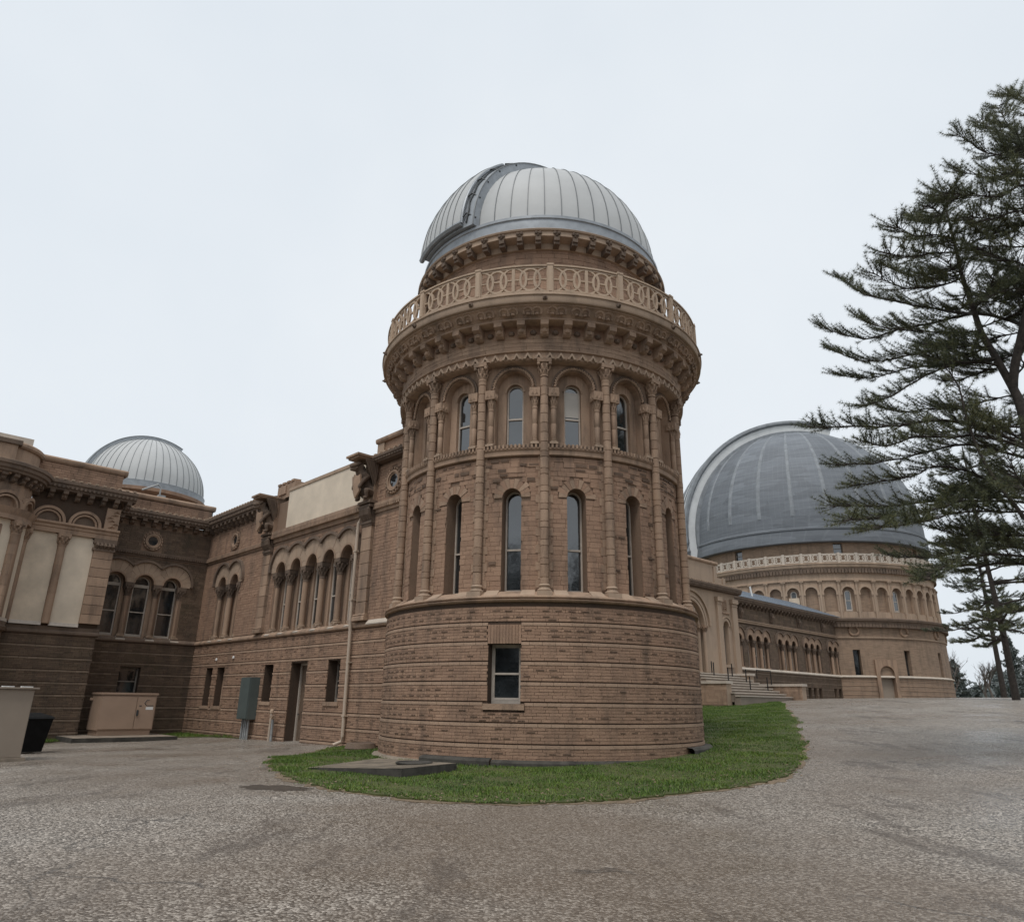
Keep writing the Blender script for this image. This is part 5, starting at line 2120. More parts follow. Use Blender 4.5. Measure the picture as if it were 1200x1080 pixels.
b.hexa(fp, PC - 1.05, PC + 1.05, 4.62, 4.75, -1.15, -1.0)
b.build('fanlight_frame', 'frame_dark', dr_)
for s in (-1, 1):
    window(pav, fp, PC + s * 4.40, .36, 2.55, 5.12, -.36, True, mat='frame_dark', fw=.06)
    b = MB()
    arc_band(b, fp, PC + s * 4.40, 5.12, .37, .56, 0, pi, -.02, .07, 16)
    arc_band(b, fp, PC + s * 4.40, 5.12, .60, .68, 0, pi, -.02, .13, 16)
    b.build('window_surround', 'buff', pav)
    b = MB()
    b.hexa(fp, PC + s * 4.40 - .6, PC + s * 4.40 + .6, 2.36, 2.5, -.02, .12)
    b.build('window_sill', 'buff', pav)
    for a, c in ((3.25, 3.80), (5.25, 5.92)):
        x0, x1 = sorted((PC + s * a, PC + s * c))
        b = MB()
        b.hexa(fp, x0, x1, 2.0, 6.75, -.02, .16)
        b.hexa(fp, x0 - .06, x1 + .06, 1.2, 2.0, -.02, .24)
        b.hexa(fp, x0 - .06, x1 + .06, 6.75, 7.05, -.02, .26)
        b.hexa(fp, x0 - .03, x1 + .03, 6.55, 6.62, -.02, .20)
        b.build('pilaster', 'buff', pav)
    b = MB()
    x = PC + s * 4.4
    b.hexa(fp, x - .62, x + .62, 5.98, 6.08, -.02, .12)
    b.hexa(fp, x - .34, x + .34, 6.18, 6.98, -.02, .03)
    for k in range(5):
        b.tube([fp(x - .22, 6.28 + .13 * k, .03), fp(x, 6.36 + .13 * k, .12), fp(x + .22, 6.28 + .13 * k, .03)], .05, 5)
    b.build('relief_panel', 'stone', pav)
cornice(pav, fp, ROT_T, PC - 6.3, PC + 6.35, 7.15, 7.82, .45, corbels=False)
m = MB()
m.hexa(fp, PC - 3.9, PC + 3.75, 7.84, 9.28, -2.2, -.05)
m.hexa(fp, PC - 4.9, PC + 4.9, 7.84, 8.45, -1.6, -.08)
m.build('attic', 'buff', pav)
m = MB()
m.molding(fp, PC - 4.0, PC + 3.9, [(-2.2, 9.28), (0, 9.28), (.08, 9.36), (.08, 9.46), (0, 9.52), (-2.2, 9.54)], 5)
m.build('attic_coping', 'stone', pav)
m = MB()
m.hexa(fp, PC + 3.35, PC + 3.72, 7.9, 9.2, -.06, .03)
m.hexa(fp, PC + 4.55, PC + 4.88, 7.9, 8.5, -.09, .0)
m.build('attic_pier', 'buff', pav)
m = MB()
m.turn([(.42, 0), (.42, .12), (.25, .2), (.22, .3), (.44, .42), (.58, .62), (.60, .85), (.5, 1.08), (.25, 1.24), (0, 1.28)], 18, True)
mk('ball_finial', m.mesh('ball_finial', 'buff', True), pav, Matrix.Translation(fp(24.9, 9.5, -1.0)))
m = MB()
m.quad(fp(PC - 5.9, 7.84, -.1), fp(PC + 5.9, 7.84, -.1), fp(PC + 5.9, 7.84, -8), fp(PC - 5.9, 7.84, -8))
m.build('flat_roof', 'slate', pav)

# --- entrance steps with cheek walls and iron rail posts
stairs = thing('entrance_steps', W(24.3, 6.5, .25), 'broad pale stone steps with low cheek walls and iron rail posts', 'steps')
N_ST = 9
z_top, t_top = 1.80, 9.4
run, rise = .36, (1.80 - .30) / 9
for i in range(N_ST):
    m = MB()
    t1 = t_top - (1.5 if i == 0 else 1.5 + i * run)
    t0 = t_top if i == 0 else t_top - 1.5 - (i - 1) * run + .04
    zt = z_top - i * rise
    m.hexa(lambda x, z, d: W(x, d, z), 21.75, 27.1 + i * .14, zt - rise - (.35 if i else 1.6), zt, t1, t0)
    o = m.build('step', 'step_stone', stairs)
    m = MB()
    m.hexa(lambda x, z, d: W(x, d, z), 21.70, 27.15 + i * .14, zt - .05, zt + .004, t1 - .05, t1 + .3)
    m.build('nosing', 'lime', o)
for s0, tn, tf, h1, nm in ((21.3, 5.6, 9.4, 1.26, 'cheek_wall'), (27.3, 7.3, 9.4, 1.90, 'cheek_wall'), (28.35, 4.4, 7.3, 1.26, 'cheek_wall')):
    m = MB()
    q = .55
    m.hexa(lambda x, z, d: W(x, d, z), s0, s0 + q, -.3, h1 - .15, tn, tf)
    c = m.build(nm, 'buff', stairs)
    m = MB()
    m.hexa(lambda x, z, d: W(x, d, z), s0 - .08, s0 + q + .08, h1 - .15, h1, tn - .08, tf)
    m.build('coping', 'lime', c)
    bm_ = MB()
    fs_ = lambda x, z, d, s0=s0: W(s0 - d, -x, z)
    for j in range(7):
        z = -.05 + j * .165
        if z + .15 < h1 - .15:
            for xa, xb, za, zb, r in brick_rows(-tf, -tn, [(z, z + .155)], .5, [], seed=j + int(s0), vary=.2):
                bm_.hexa(fs_, xa, xb, za, zb, -.01, .02, back=False)
    bm_.build('cheek_blocks', 'stone', c, kind='stuff', fix=False)
for s in (22.9, 25.1):
    for i, k in enumerate((0, 3, 5, 8)):
        t = t_top - .7 - k * run
        z = z_top - max(0, k - 2) * rise
        m = MB()
        m.tube([W(s + .2 * k, t, z - .1), W(s + .2 * k, t, z + .80)], .035, 6)
        m.build('rail_post', 'iron', stairs)
m = MB()
m.tube([W(26.55, t_top - 3.0, 1.55), W(26.55, t_top - 3.0, 2.05), W(27.6, t_top - 3.4, 2.02), W(27.6, t_top - 3.4, 1.2)], .035, 6)
m.build('handrail', 'iron', stairs)

# ================================================================== GALLERY WING
gal = thing('gallery_wing', W(42, 12, .4), 'long low brick gallery with groups of three arched windows and slate roof', 'wing')
fg = wall_t(11.7)
groups = [[32.0, 33.27, 34.5], [36.2, 37.47, 38.74], [41.2, 42.47, 43.74], [46.15, 47.32, 48.5], [51.15, 52.35]]
ops, opl = [], []
for g in groups:
    ops += arcade_ops(g, 4.80, .42, 2.60, .30)
for a in (45.95, 47.0, 48.05):
    opl.append(dict(cx=a, hw=.33, zb=.55, zs=1.42, depth=.4))
for a in (51.3, 52.3):
    opl.append(dict(cx=a, hw=.33, zb=.55, zs=1.44, depth=.4))
m = MB()
m.wall(fg, 30, 54.5, -.6, 2.5, opl, step=5)
m.build('lower_wall', 'old_brick', gal)
m = MB()
m.wall(fg, 30, 54.5, 2.5, 7.5, ops, step=5)
m.build('upper_wall', 'mortar', gal)
sk = [dict(cx=(g[0] + g[-1]) / 2, hw=(g[-1] - g[0]) / 2 + .55, zb=2.55, zs=4.90) for g in groups] + [dict(cx=x, hw=.80, zb=4.85, zs=4.90, arch=True) for g in groups for x in g]
plain_bricks(gal, fg, 30.2, 54.0, 2.72, 6.0, sk, 91, 'old_brick', .16, .5)
plain_bricks(gal, fg, 30.2, 54.0, 6.28, 7.35, [], 92, 'old_brick', .2, .6)
banded(gal, fg, 30.2, 54.0, opl, -.2, 2.40, seed=93, mat='old_brick', bandmat='old_band')
for g in groups:
    arcade(gal, fg, ROT_T, g, zi=4.80, ri=.42, zo=4.92, ro=.76, sill=2.60, depth=.30, far=True)
for o in opl:
    window(gal, fg, o['cx'], o['hw'], o['zb'], o['zs'], -.35, arch=False, mat='frame_dark')
m = MB()
m.molding(fg, 30, 54.3, [(-.02, 2.44), (.12, 2.46), (.18, 2.50), (.18, 2.56), (.03, 2.68), (-.02, 2.68)], 6)
m.build('belt_course', 'lime', gal)
m = MB()
m.molding(fg, 30, 54.3, [(-.02, 6.02), (.10, 6.04), (.12, 6.12), (.06, 6.15), (.14, 6.20), (.14, 6.26), (-.02, 6.28)], 6)
m.build('string_course', 'trim', gal)
for x in (34.9, 40.0, 45.0, 49.9, 53.3):
    m = MB()
    m.hexa(fg, x - .2, x + .2, 6.4, 7.2, -.02, .12)
    m.tube([fg(x, 6.45, .1), fg(x, 6.8, .22), fg(x, 7.15, .12)], [.10, .16, .10], 6)
    m.build('wall_mask', 'weathered', gal)
cornice(gal, fg, ROT_T, 30.3, 54.2, 7.20, 7.93, .5, sp=.6)
m = MB()
e0, e1 = fg(30.2, 7.95, .5), fg(54.2, 7.95, .5)
m.add([e0, e1, fg(54.0, 9.55, -3.3), fg(30.2, 9.55, -3.3), fg(54.2, 7.95, -7), fg(30.2, 7.95, -7)], [(0, 1, 2, 3), (3, 2, 4, 5), (1, 4, 2)])
m.build('roof', 'slate', gal)
m = MB()
m.tube([fg(38.9, 8.55, -.85), fg(38.75, 9.35, -.9)], .07, 6)
m.build('vent_pipe', 'white', gal)
m = MB()
for r_ in range(9):
    f0 = r_ / 9.0
    z0, d0 = 7.95 + 1.6 * f0, .5 - 3.8 * f0
    z1, d1 = 7.95 + 1.6 * (f0 + .115), .5 - 3.8 * (f0 + .115)
    m.add([fg(30.2, z0 + .05, d0), fg(54.1, z0 + .05, d0), fg(54.1, z1 + .012, d1), fg(30.2, z1 + .012, d1), fg(30.2, z0 + .005, d0), fg(54.1, z0 + .005, d0)], [(0, 1, 2, 3), (4, 5, 1, 0)])
m.build('slate_courses', 'slate', gal)

# ================================================================== GREAT DOME TOWER
great = thing('great_dome_tower', (GX, GY, gz(GX, GY) - .1), 'huge round brick tower with a blue grey shingled dome and blind arcade', 'tower')
cg = (GX, GY)
fG = lambda R: (lambda x, z, d: CW(x, R + d, z, cg, AZG))
slits = [radians(17.2 + 22.5 * k) for k in range(-4, 4)]
opsG = [dict(cx=a, hw=.33 / 12.9, zb=2.62, zs=5.0, depth=.45) for a in slits]
DA = radians(28.3)
opsG.append(dict(cx=DA, hw=.82 / 12.9, zb=.30, zs=2.9, depth=.7))
m = MB()
m.wall(fG(12.93), radians(-100), radians(100), 2.5, 7.4, [o for o in opsG[:-1]], step=radians(3))
m.lathe([(12.93, 2.5), (12.93, 7.4)], 40, radians(100), radians(260), cg, AZG)
m.build('main_wall', 'far_brick', great)
m = MB()
m.wall(fG(13.0), radians(-100), radians(100), -.4, 2.5, [dict(cx=DA, hw=.82 / 13, zb=.30, zs=2.5, depth=.75)], step=radians(3))
m.lathe([(13.0, -.4), (13.0, 2.5)], 40, radians(100), radians(260), cg, AZG)
m.build('base_wall', 'far_brick', great)
m = MB()
for k in range(5):
    z = .55 + .4 * k
    m.lathe([(12.98, z), (13.025, z + .005), (13.03, z + .06), (12.98, z + .07)], 100, radians(-100), DA - .066, cg, AZG)
    m.lathe([(12.98, z), (13.025, z + .005), (13.03, z + .06), (12.98, z + .07)], 60, DA + .066, radians(100), cg, AZG)
m.build('band_courses', 'band', great)
m = MB()
m.lathe([(12.9, 2.46), (13.12, 2.48), (13.16, 2.54), (13.12, 2.60), (12.9, 2.70)], 120, radians(-100), radians(100), cg, AZG)
m.build('belt_course', 'lime', great)
# arched doorway porch
fmd = cylmap(DA, 13.0, cg, AZG)
m = MB()
m.wall(fmd, -1.05, 1.05, .0, 4.1, [dict(cx=0, hw=.70, zb=.2, zs=2.85, arch=True, depth=.5)], d=.16)
for x in (-1.05, 1.05):
    m.quad(fmd(x, 0, .16), fmd(x, 4.1, .16), fmd(x, 4.1, -.2), fmd(x, 0, -.2))
m.quad(fmd(-1.05, 4.1, .16), fmd(1.05, 4.1, .16), fmd(1.05, 4.1, -.2), fmd(-1.05, 4.1, -.2))
dp = m.build('doorway', 'stone', great)
m = MB()
m.hexa(fmd, -.7, .7, .2, 3.6, -.4, -.3)
m.build('door', 'tan_paint2', dp)
for o in opsG[:-1]:
    fms = cylmap(o['cx'], 12.93, cg, AZG)
    b = MB()
    b.quad(fms(-.33, 2.6, -.4), fms(.33, 2.6, -.4), fms(.33, 5.02, -.4), fms(-.33, 5.02, -.4))
    b.build('slit_window', 'glass', great)
    b = MB()
    w_ = [fms(.42 * cos(2 * pi * i / 16), 6.72 + .42 * sin(2 * pi * i / 16), .05) for i in range(16)]
    b.tube(w_, .12, 6, close=True)
    b.build('wreath', 'stone', great)
m = MB()
m.lathe([(12.9, 6.02), (13.03, 6.04), (13.05, 6.16), (12.9, 6.2)], 120, radians(-100), radians(100), cg, AZG)
m.build('string_course', 'trim', great)
m = MB()
m.lathe([(12.9, 7.22), (13.0, 7.30), (13.3, 7.42), (13.34, 7.55), (13.46, 7.62), (13.5, 7.80), (13.44, 7.86), (12.7, 8.0)], 160, radians(-110), radians(110), cg, AZG)
m.build('cornice', 'weathered', great)
m = MB()
for i in range(150):
    a = radians(-105 + 210 * i / 150)
    m.hexa(cylmap(a, 12.95, cg, AZG), -.14, .14, 7.05, 7.42, -.02, .36, back=False)
m.build('corbel_table', 'weathered', great, kind='stuff', fix=False)
# blind arcade, 48 bays
m = MB()
bc = radians(2.45)
RA = 12.72
bays = range(-13, 13)
for k in bays:
    fmk = cylmap(bc + radians(7.5) * k, RA, cg, AZG)
    hb = radians(7.5) * RA / 2
    m.wall(fmk, -hb, hb, 8.0, 11.5, [dict(cx=0, hw=.58, zb=8.55, zs=10.35, arch=True, depth=.30)], step=2)
m.lathe([(RA, 8.0), (RA, 11.5)], 40, radians(100), radians(260), cg, AZG)
m.build('arcade_wall', 'trim', great)
m = MB()
m.lathe([(RA - .30, 8.2), (RA - .30, 11.4)], 100, radians(-100), radians(100), cg, AZG)
m.build('arcade_panels', 'far_brick', great)
ga_sh = shaft_mesh('arcade_pilaster', 'buff', .13, 3.25, 0, 10)
ga_cap = capital_mesh('arcade_capital', 'buff', .13, .36, .40, leaves=6)
for k in range(-13, 14):
    a = bc + radians(7.5) * (k - .5)
    M = at(CW(a, RA + .06, 7.95, cg, AZG), atan2(*reversed(cdir(a, AZG))))
    c = mk('arcade_pilaster', ga_sh, great, M)
    mk('capital', ga_cap, c, M @ Matrix.Translation((0, 0, 3.2)))
for k in bays:
    fmk = cylmap(bc + radians(7.5) * k, RA, cg, AZG)
    b = MB()
    arc_band(b, fmk, 0, 10.35, .56, .72, 0, pi, -.02, .10, 14)
    for s in (-1, 1):
        b.hexa(fmk, *sorted((s * .54, s * .74)), 10.12, 10.36, -.05, .12)
        b.hexa(fmk, *sorted((s * .58, s * .70)), 8.55, 10.12, -.02, .05)
    b.build('blind_arch', 'buff', great)
    if k % 3 == 2:
        window(great, cylmap(bc + radians(7.5) * k, RA - .30, cg, AZG), 0, .30, 8.62, 10.3, .01, True, fw=.08)
    if k == -1:
        b = MB()
        b.hexa(fmk, -.5, .5, 8.6, 9.95, -.29, -.2)
        b.build('panel_window', 'cream_shade', great)
m = MB()
m.lathe([(12.6, 11.45), (12.86, 11.48), (12.90, 11.56), (12.78, 11.6), (12.74, 12.18), (12.80, 12.22), (13.02, 12.75), (13.14, 12.82), (13.18, 13.05), (13.26, 13.1), (13.24, 13.2), (12.2, 13.22)], 160, radians(-110), radians(110), cg, AZG)
m.build('upper_cornice', 'trim', great)
m = MB()
for i in range(150):
    a = radians(-105 + 210 * (i + .5) / 150)
    m.hexa(cylmap(a, 12.78, cg, AZG), -.12, .12, 12.25, 12.72, -.02, .26, back=False)
m.build('corbel_table', 'weathered', great, kind='stuff', fix=False)
RGP = 13.0


def lattice(fm, L, z0, z1):
    m = MB()
    for za, zb in ((z0, z0 + .12), (z1 - .12, z1)):
        m.molding(fm, -L, L, [(-.06, za), (.06, za), (.06, zb), (-.06, zb), (-.06, za)], .6)
    zm = (z0 + z1) / 2
    q = L / 2
    for s in (-1, 1):
        ribbon(m, fm, circ(s * q, zm, q * .62, .29, n=12)[:-1], .075, -.05, .05, True)
        for e in (-1, 1):
            ribbon(m, fm, [(s * q + e * q * .95, z0 + .1), (s * q + e * q * .3, zm), (s * q + e * q * .95, z1 - .1)], .065, -.05, .05)
    m.hexa(fm, -.07, .07, z0, z1, -.06, .06)
    m.hexa(fm, L - .12, L + .12, z0 - .08, z1 + .08, -.11, .11)
    return m


lp = lattice(cylmap(radians(3.75), RGP, cg, AZG), radians(7.5) * RGP / 2, 13.28, 14.12)
lpm = lp.mesh('balustrade_panel', 'lime', origin=(GX, GY, 0))
for k in range(-13, 13):
    mk('balustrade_panel', lpm, great, Matrix.Translation((GX, GY, 0)) @ Matrix.Rotation(radians(7.5) * k, 4, 'Z'))
m = MB()
m.wall(fG(12.3), radians(-100), radians(100), 13.1, 15.6, [dict(cx=radians(a), hw=.45 / 12.3, zb=14.2, zs=15.3, depth=.3) for a in (-29.8, 16.4, 62)], step=radians(4))
m.build('upper_drum', 'far_brick', great)
for a in (-29.8, 16.4, 62):
    window(great, cylmap(radians(a), 12.3, cg, AZG), 0, .45, 14.2, 15.3, -.28, arch=False, mat='frame_dark')
dome(great, cg, AZG, 12.72, 18.15, [(12.2, 15.36), (13.0, 15.38), (13.02, 15.46), (12.86, 16.6), (12.95, 16.66), (12.95, 16.85), (12.76, 16.95), (12.74, 18.15)], 24, radians(-69), 2.8, 1.35, radians(108),
     'great_dome', 'great_rib', 'great_dome', 'great_shutter', seam_w=.22, seam_h=.05, th0=radians(-12), side_mat='great_shutter')

# ================================================================== SMALL THINGS
def upright(name, loc, rot, label, cat, group=None):
    return tag(mk(name, None, None, at(loc, rot)), label, cat, group)


def lbox(parent, name, mat, x0, x1, y0, y1, z0, z1, bev=.012):
    m = MB()
    m.box(x0, x1, y0, y1, z0, z1)
    me = m.mesh(name, mat)
    if bev:
        bm = bmesh.new(); bm.from_mesh(me)
        bmesh.ops.bevel(bm, geom=bm.edges[:], offset=bev, segments=2, affect='EDGES')
        bm.to_mesh(me); bm.free()
    return mk(name, me, parent, WMX[parent.name])


# transformer on its concrete pad. local +x faces -v, y along -u... (front = +x)
P = W(-6.4, 18.3, 0)
pad_z = gst(-6.4, 17.6) + .07
pad = upright('transformer_pad', (P[0], P[1], pad_z - .1), ROT_T, 'low mossy concrete pad under the tan transformer', 'concrete pad')
lbox(pad, 'slab', 'dark_concrete', -1.9, 1.5, -2.3, 1.7, 0, .20, .02)
lbox(pad, 'slab_top', 'concrete', -1.85, 1.45, -2.25, 1.65, .195, .212, 0)
tr = upright('transformer_cabinet', (P[0], P[1], pad_z + .112), ROT_T, 'tan double-door transformer cabinet standing on a concrete pad', 'cabinet')
lbox(tr, 'plinth', 'tan_paint', -1.28, -.03, -1.05, 1.05, 0, .20)
lbox(tr, 'body', 'tan_paint', -1.35, 0.0, -1.12, 1.12, .20, 1.62, .02)
lbox(tr, 'lid', 'tan_paint', -1.40, .05, -1.16, 1.16, 1.62, 1.72, .02)
dL = lbox(tr, 'door', 'tan_paint', .0, .035, -1.08, .30, .25, 1.56, .01)
dR = lbox(tr, 'door', 'tan_paint', .0, .035, .325, 1.08, .25, 1.56, .01)
m = MB()
m.box(.035, .085, .365, .40, .80, 1.0); m.box(.03, .06, .345, .42, .78, 1.02)
mk('handle', m.mesh('handle', 'dark_metal'), dR, WMX[tr.name])
m = MB(); m.box(.033, .040, .70, 1.0, 1.03, 1.15)
mk('notice_plate', m.mesh('notice_plate', 'white'), dR, WMX[tr.name])
m = MB(); m.box(.033, .040, .74, 1.0, 1.18, 1.21)
mk('caption_strip', m.mesh('caption_strip', 'dark_metal'), dR, WMX[tr.name])
m = MB(); m.box(.033, .040, .42, .52, 1.17, 1.21)
mk('caption_strip', m.mesh('caption_strip', 'dark_metal'), dR, WMX[tr.name])
m = MB()
m.tube([(.037, .80, 1.44), (.037, .70, 1.42), (.037, .62, 1.30), (.037, .66, 1.26), (.037, .72, 1.20)], .014, 4)
mk('hazard_mark', m.mesh('hazard_mark', 'dark_metal'), dR, WMX[tr.name])
m = MB(); m.box(-1.2, -1.1, -1.24, -1.10, 1.40, 1.50)
mk('lifting_lug', m.mesh('lifting_lug', 'tan_paint'), tr, WMX[tr.name])

# tall cabinet at the left edge
ca = (-13.05, 19.9)
cb_ = upright('utility_cabinet', (ca[0], ca[1], gz(*ca) - .05), ROT_T + radians(6), 'tall plain grey tan utility cabinet at the edge of the driveway', 'cabinet')
lbox(cb_, 'base', 'concrete', -1.2, .1, -1.8, .45, 0, .14, .02)
lbox(cb_, 'body', 'tan_paint2', -1.1, 0, -1.7, .35, .14, 1.84, .015)
lbox(cb_, 'roof', 'tan_paint2', -1.2, .08, -1.8, .44, 1.84, 1.89, .012)
for y in (-.85, -.42, .02):
    m = MB(); m.box(-.1, .04, y, y + .26, 1.89, 1.915)
    mk('roof_cleat', m.mesh('roof_cleat', 'white'), cb_, WMX[cb_.name])
# black bin
bp = (-14.78, 23.35)
bn_ = upright('refuse_bin', (bp[0], bp[1], gz(*bp)), ROT_T + radians(14), 'black plastic refuse bin with a lid beside the tan cabinet', 'bin')
m = MB()
q0, q1 = .34, .45
pts = [(-.34, -q0, .05), (.34, -q0, .05), (.34, q0, .05), (-.34, q0, .05), (-.44, -q1, 1.0), (.44, -q1, 1.0), (.44, q1, 1.0), (-.44, q1, 1.0)]
m.add(pts, [(0, 3, 2, 1), (4, 5, 6, 7), (0, 1, 5, 4), (1, 2, 6, 5), (2, 3, 7, 6), (3, 0, 4, 7)])
mk('body', m.mesh('body', 'black_plastic'), bn_, WMX[bn_.name])
m = MB()
m.add([(-.48, -.49, 1.0), (.48, -.49, 1.0), (.48, .49, 1.0), (-.48, .49, 1.0), (-.46, -.47, 1.16), (.40, -.45, 1.06), (.40, .45, 1.06), (-.46, .47, 1.16)],
      [(0, 3, 2, 1), (4, 5, 6, 7), (0, 1, 5, 4), (1, 2, 6, 5), (2, 3, 7, 6), (3, 0, 4, 7)])
mk('lid', m.mesh('lid', 'black_plastic'), bn_, WMX[bn_.name])
for y in (-.36, .36):
    m = MB()
    m.tube([(-.36, y - .05, .12), (-.36, y + .05, .12)], .12, 12)
    mk('wheel', m.mesh('wheel', 'black_plastic'), bn_, WMX[bn_.name])
# electrical box on the wing wall
P = W(-2.8, 14.1, 0)
eb = upright('electrical_box', (P[0], P[1], gst(-3.1, 14) - .05), ROT_A, 'dark grey green electrical box with conduits on the brick wing wall', 'electrical box')
zb = EYE - .88 - (gst(-3.1, 14) - .05)
lbox(eb, 'box', 'green_box', .02, .44, -.46, .46, zb, zb + 1.68, .015)
lbox(eb, 'front_door', 'green_box', .44, .465, -.43, .43, zb + .03, zb + 1.65, .006)
lbox(eb, 'meter', 'conduit', .10, .30, -.62, -.47, zb + .55, zb + .95, .02)
for y in (-.32, -.12, .05, .24):
    m = MB()
    m.tube([(.22, y, zb + .02), (.22, y, .0)], .045, 8)
    mk('conduit', m.mesh('conduit', 'conduit'), eb, WMX[eb.name])
# standpipe with valve
P = W(-3.05, 11.75, 0)
sp_ = upright('standpipe', (P[0], P[1], gst(-3.05, 11.75) - .05), ROT_A, 'pair of grey pipes with a brass valve beside the wing door', 'pipe')
for i, (y, h, mt) in enumerate(((-.10, 1.10, 'spout'), (.10, .86, 'conduit'))):
    m = MB()
    m.tube([(0, y, 0), (0, y * .8, h)], .05, 8)
    mk('pipe', m.mesh('pipe', mt), sp_, WMX[sp_.name])
m = MB()
m.tube([(0, .08, .86), (.0, .08, .98), (.16, .22, .96)], .05, 8)
m.tube([(0, .02, .92), (.0, .2, .92)], .035, 8)
mk('valve', m.mesh('valve', 'trim'), sp_, WMX[sp_.name])
m = MB()
m.turn([(.04, 1.08), (.075, 1.10), (.075, 1.2), (.03, 1.24)], 8, True, (0, -.08))
mk('cap', m.mesh('cap', 'cast_stone'), sp_, WMX[sp_.name])

# concrete manhole slab on the lawn
quad = [(-4.72, 17.85), (-2.22, 16.12), (-1.17, 17.65), (-3.36, 19.95)]
mc = (sum(p[0] for p in quad) / 4, sum(p[1] for p in quad) / 4)
slab = upright('manhole_slab', (mc[0], mc[1], gz(*mc)), 0, 'broken concrete slab with a round manhole lying in the grass by the tower', 'slab')
m = MB()
zt = [.045, .20, .20, .12]
n = 4
pts = [(p[0] - mc[0], p[1] - mc[1], -.05) for p in quad] + [(p[0] - mc[0], p[1] - mc[1], z) for p, z in zip(quad, zt)]
m.add(pts, [(4, 5, 6, 7)] + [(i, (i + 1) % 4, 4 + (i + 1) % 4, 4 + i) for i in range(4)])
mk('slab_body', m.mesh('slab_body', 'dark_concrete'), slab, WMX[slab.name])
m = MB()
q = .985
m.add([((p[0] - mc[0]) * q, (p[1] - mc[1]) * q, z + .006) for p, z in zip(quad, zt)], [(0, 1, 2, 3)])
mk('slab_top', m.mesh('slab_top', 'slab_concrete'), slab, WMX[slab.name])
m = MB()
o = (.68, .05)
m.add([(o[0] + .40 * cos(2 * pi * i / 24), o[1] + .40 * sin(2 * pi * i / 24), .192 + .01 * cos(2 * pi * i / 24)) for i in range(24)], [tuple(range(24))])
arc = [(o[0] + .42 * cos(2 * pi * i / 24), o[1] + .42 * sin(2 * pi * i / 24), .185) for i in range(24)]
m.tube(arc, .02, 5, close=True)
mk('manhole_cover', m.mesh('manhole_cover', 'dark_concrete'), slab, WMX[slab.name])
# fallen stone by the foot of the downspout
P = W(-3.3, 4.9, 0)
bs_ = upright('stone_basin', (P[0], P[1], gz(P[0], P[1])), ROT_A, 'low weathered stone splash block at the wall foot beside the tower', 'stone')
m = MB()
m.turn([(.46, -.1), (.52, .05), (.46, .20), (.34, .23), (.28, .12), (0, .1)], 16)
mk('block', m.mesh('block', 'weathered', True), bs_, WMX[bs_.name])

# ================================================================== TREES
# near pine: trunk and limbs in metres (base beyond the right edge of the view)
TRUNK = [(12.07, 15.94, 0.56), (12.12, 15.91, 2.13), (12.22, 15.84, 3.94), (12.27, 15.79, 6.72), (12.33, 15.75, 8.39), (12.27, 15.79, 9.03)]
LEADERS = [
   ( [(12.27, 15.79, 9.03), (12.12, 15.96, 10.04), (12.02, 16.09, 10.72), (12.0, 16.16, 11.51), (11.96, 16.24, 12.47), (11.98, 16.28, 13.43), (11.99, 16.33, 14.53), (11.99, 16.38, 14.91)] , 0.13 ),
   ( [(12.27, 15.79, 9.03), (12.34, 15.67, 9.55), (12.61, 15.4, 10.58), (13.02, 14.99, 12.28), (13.43, 14.55, 14.52), (13.79, 14.14, 16.88), (14.05, 13.81, 18.85)] , 0.15 ),
   ( [(12.0, 14.99, 4.0), (11.45, 15.29, 5.63), (11.08, 15.44, 6.59), (10.88, 15.46, 7.22), (10.73, 15.44, 7.96), (10.65, 15.37, 8.87), (10.43, 15.4, 9.38)] , 0.085 ),
]
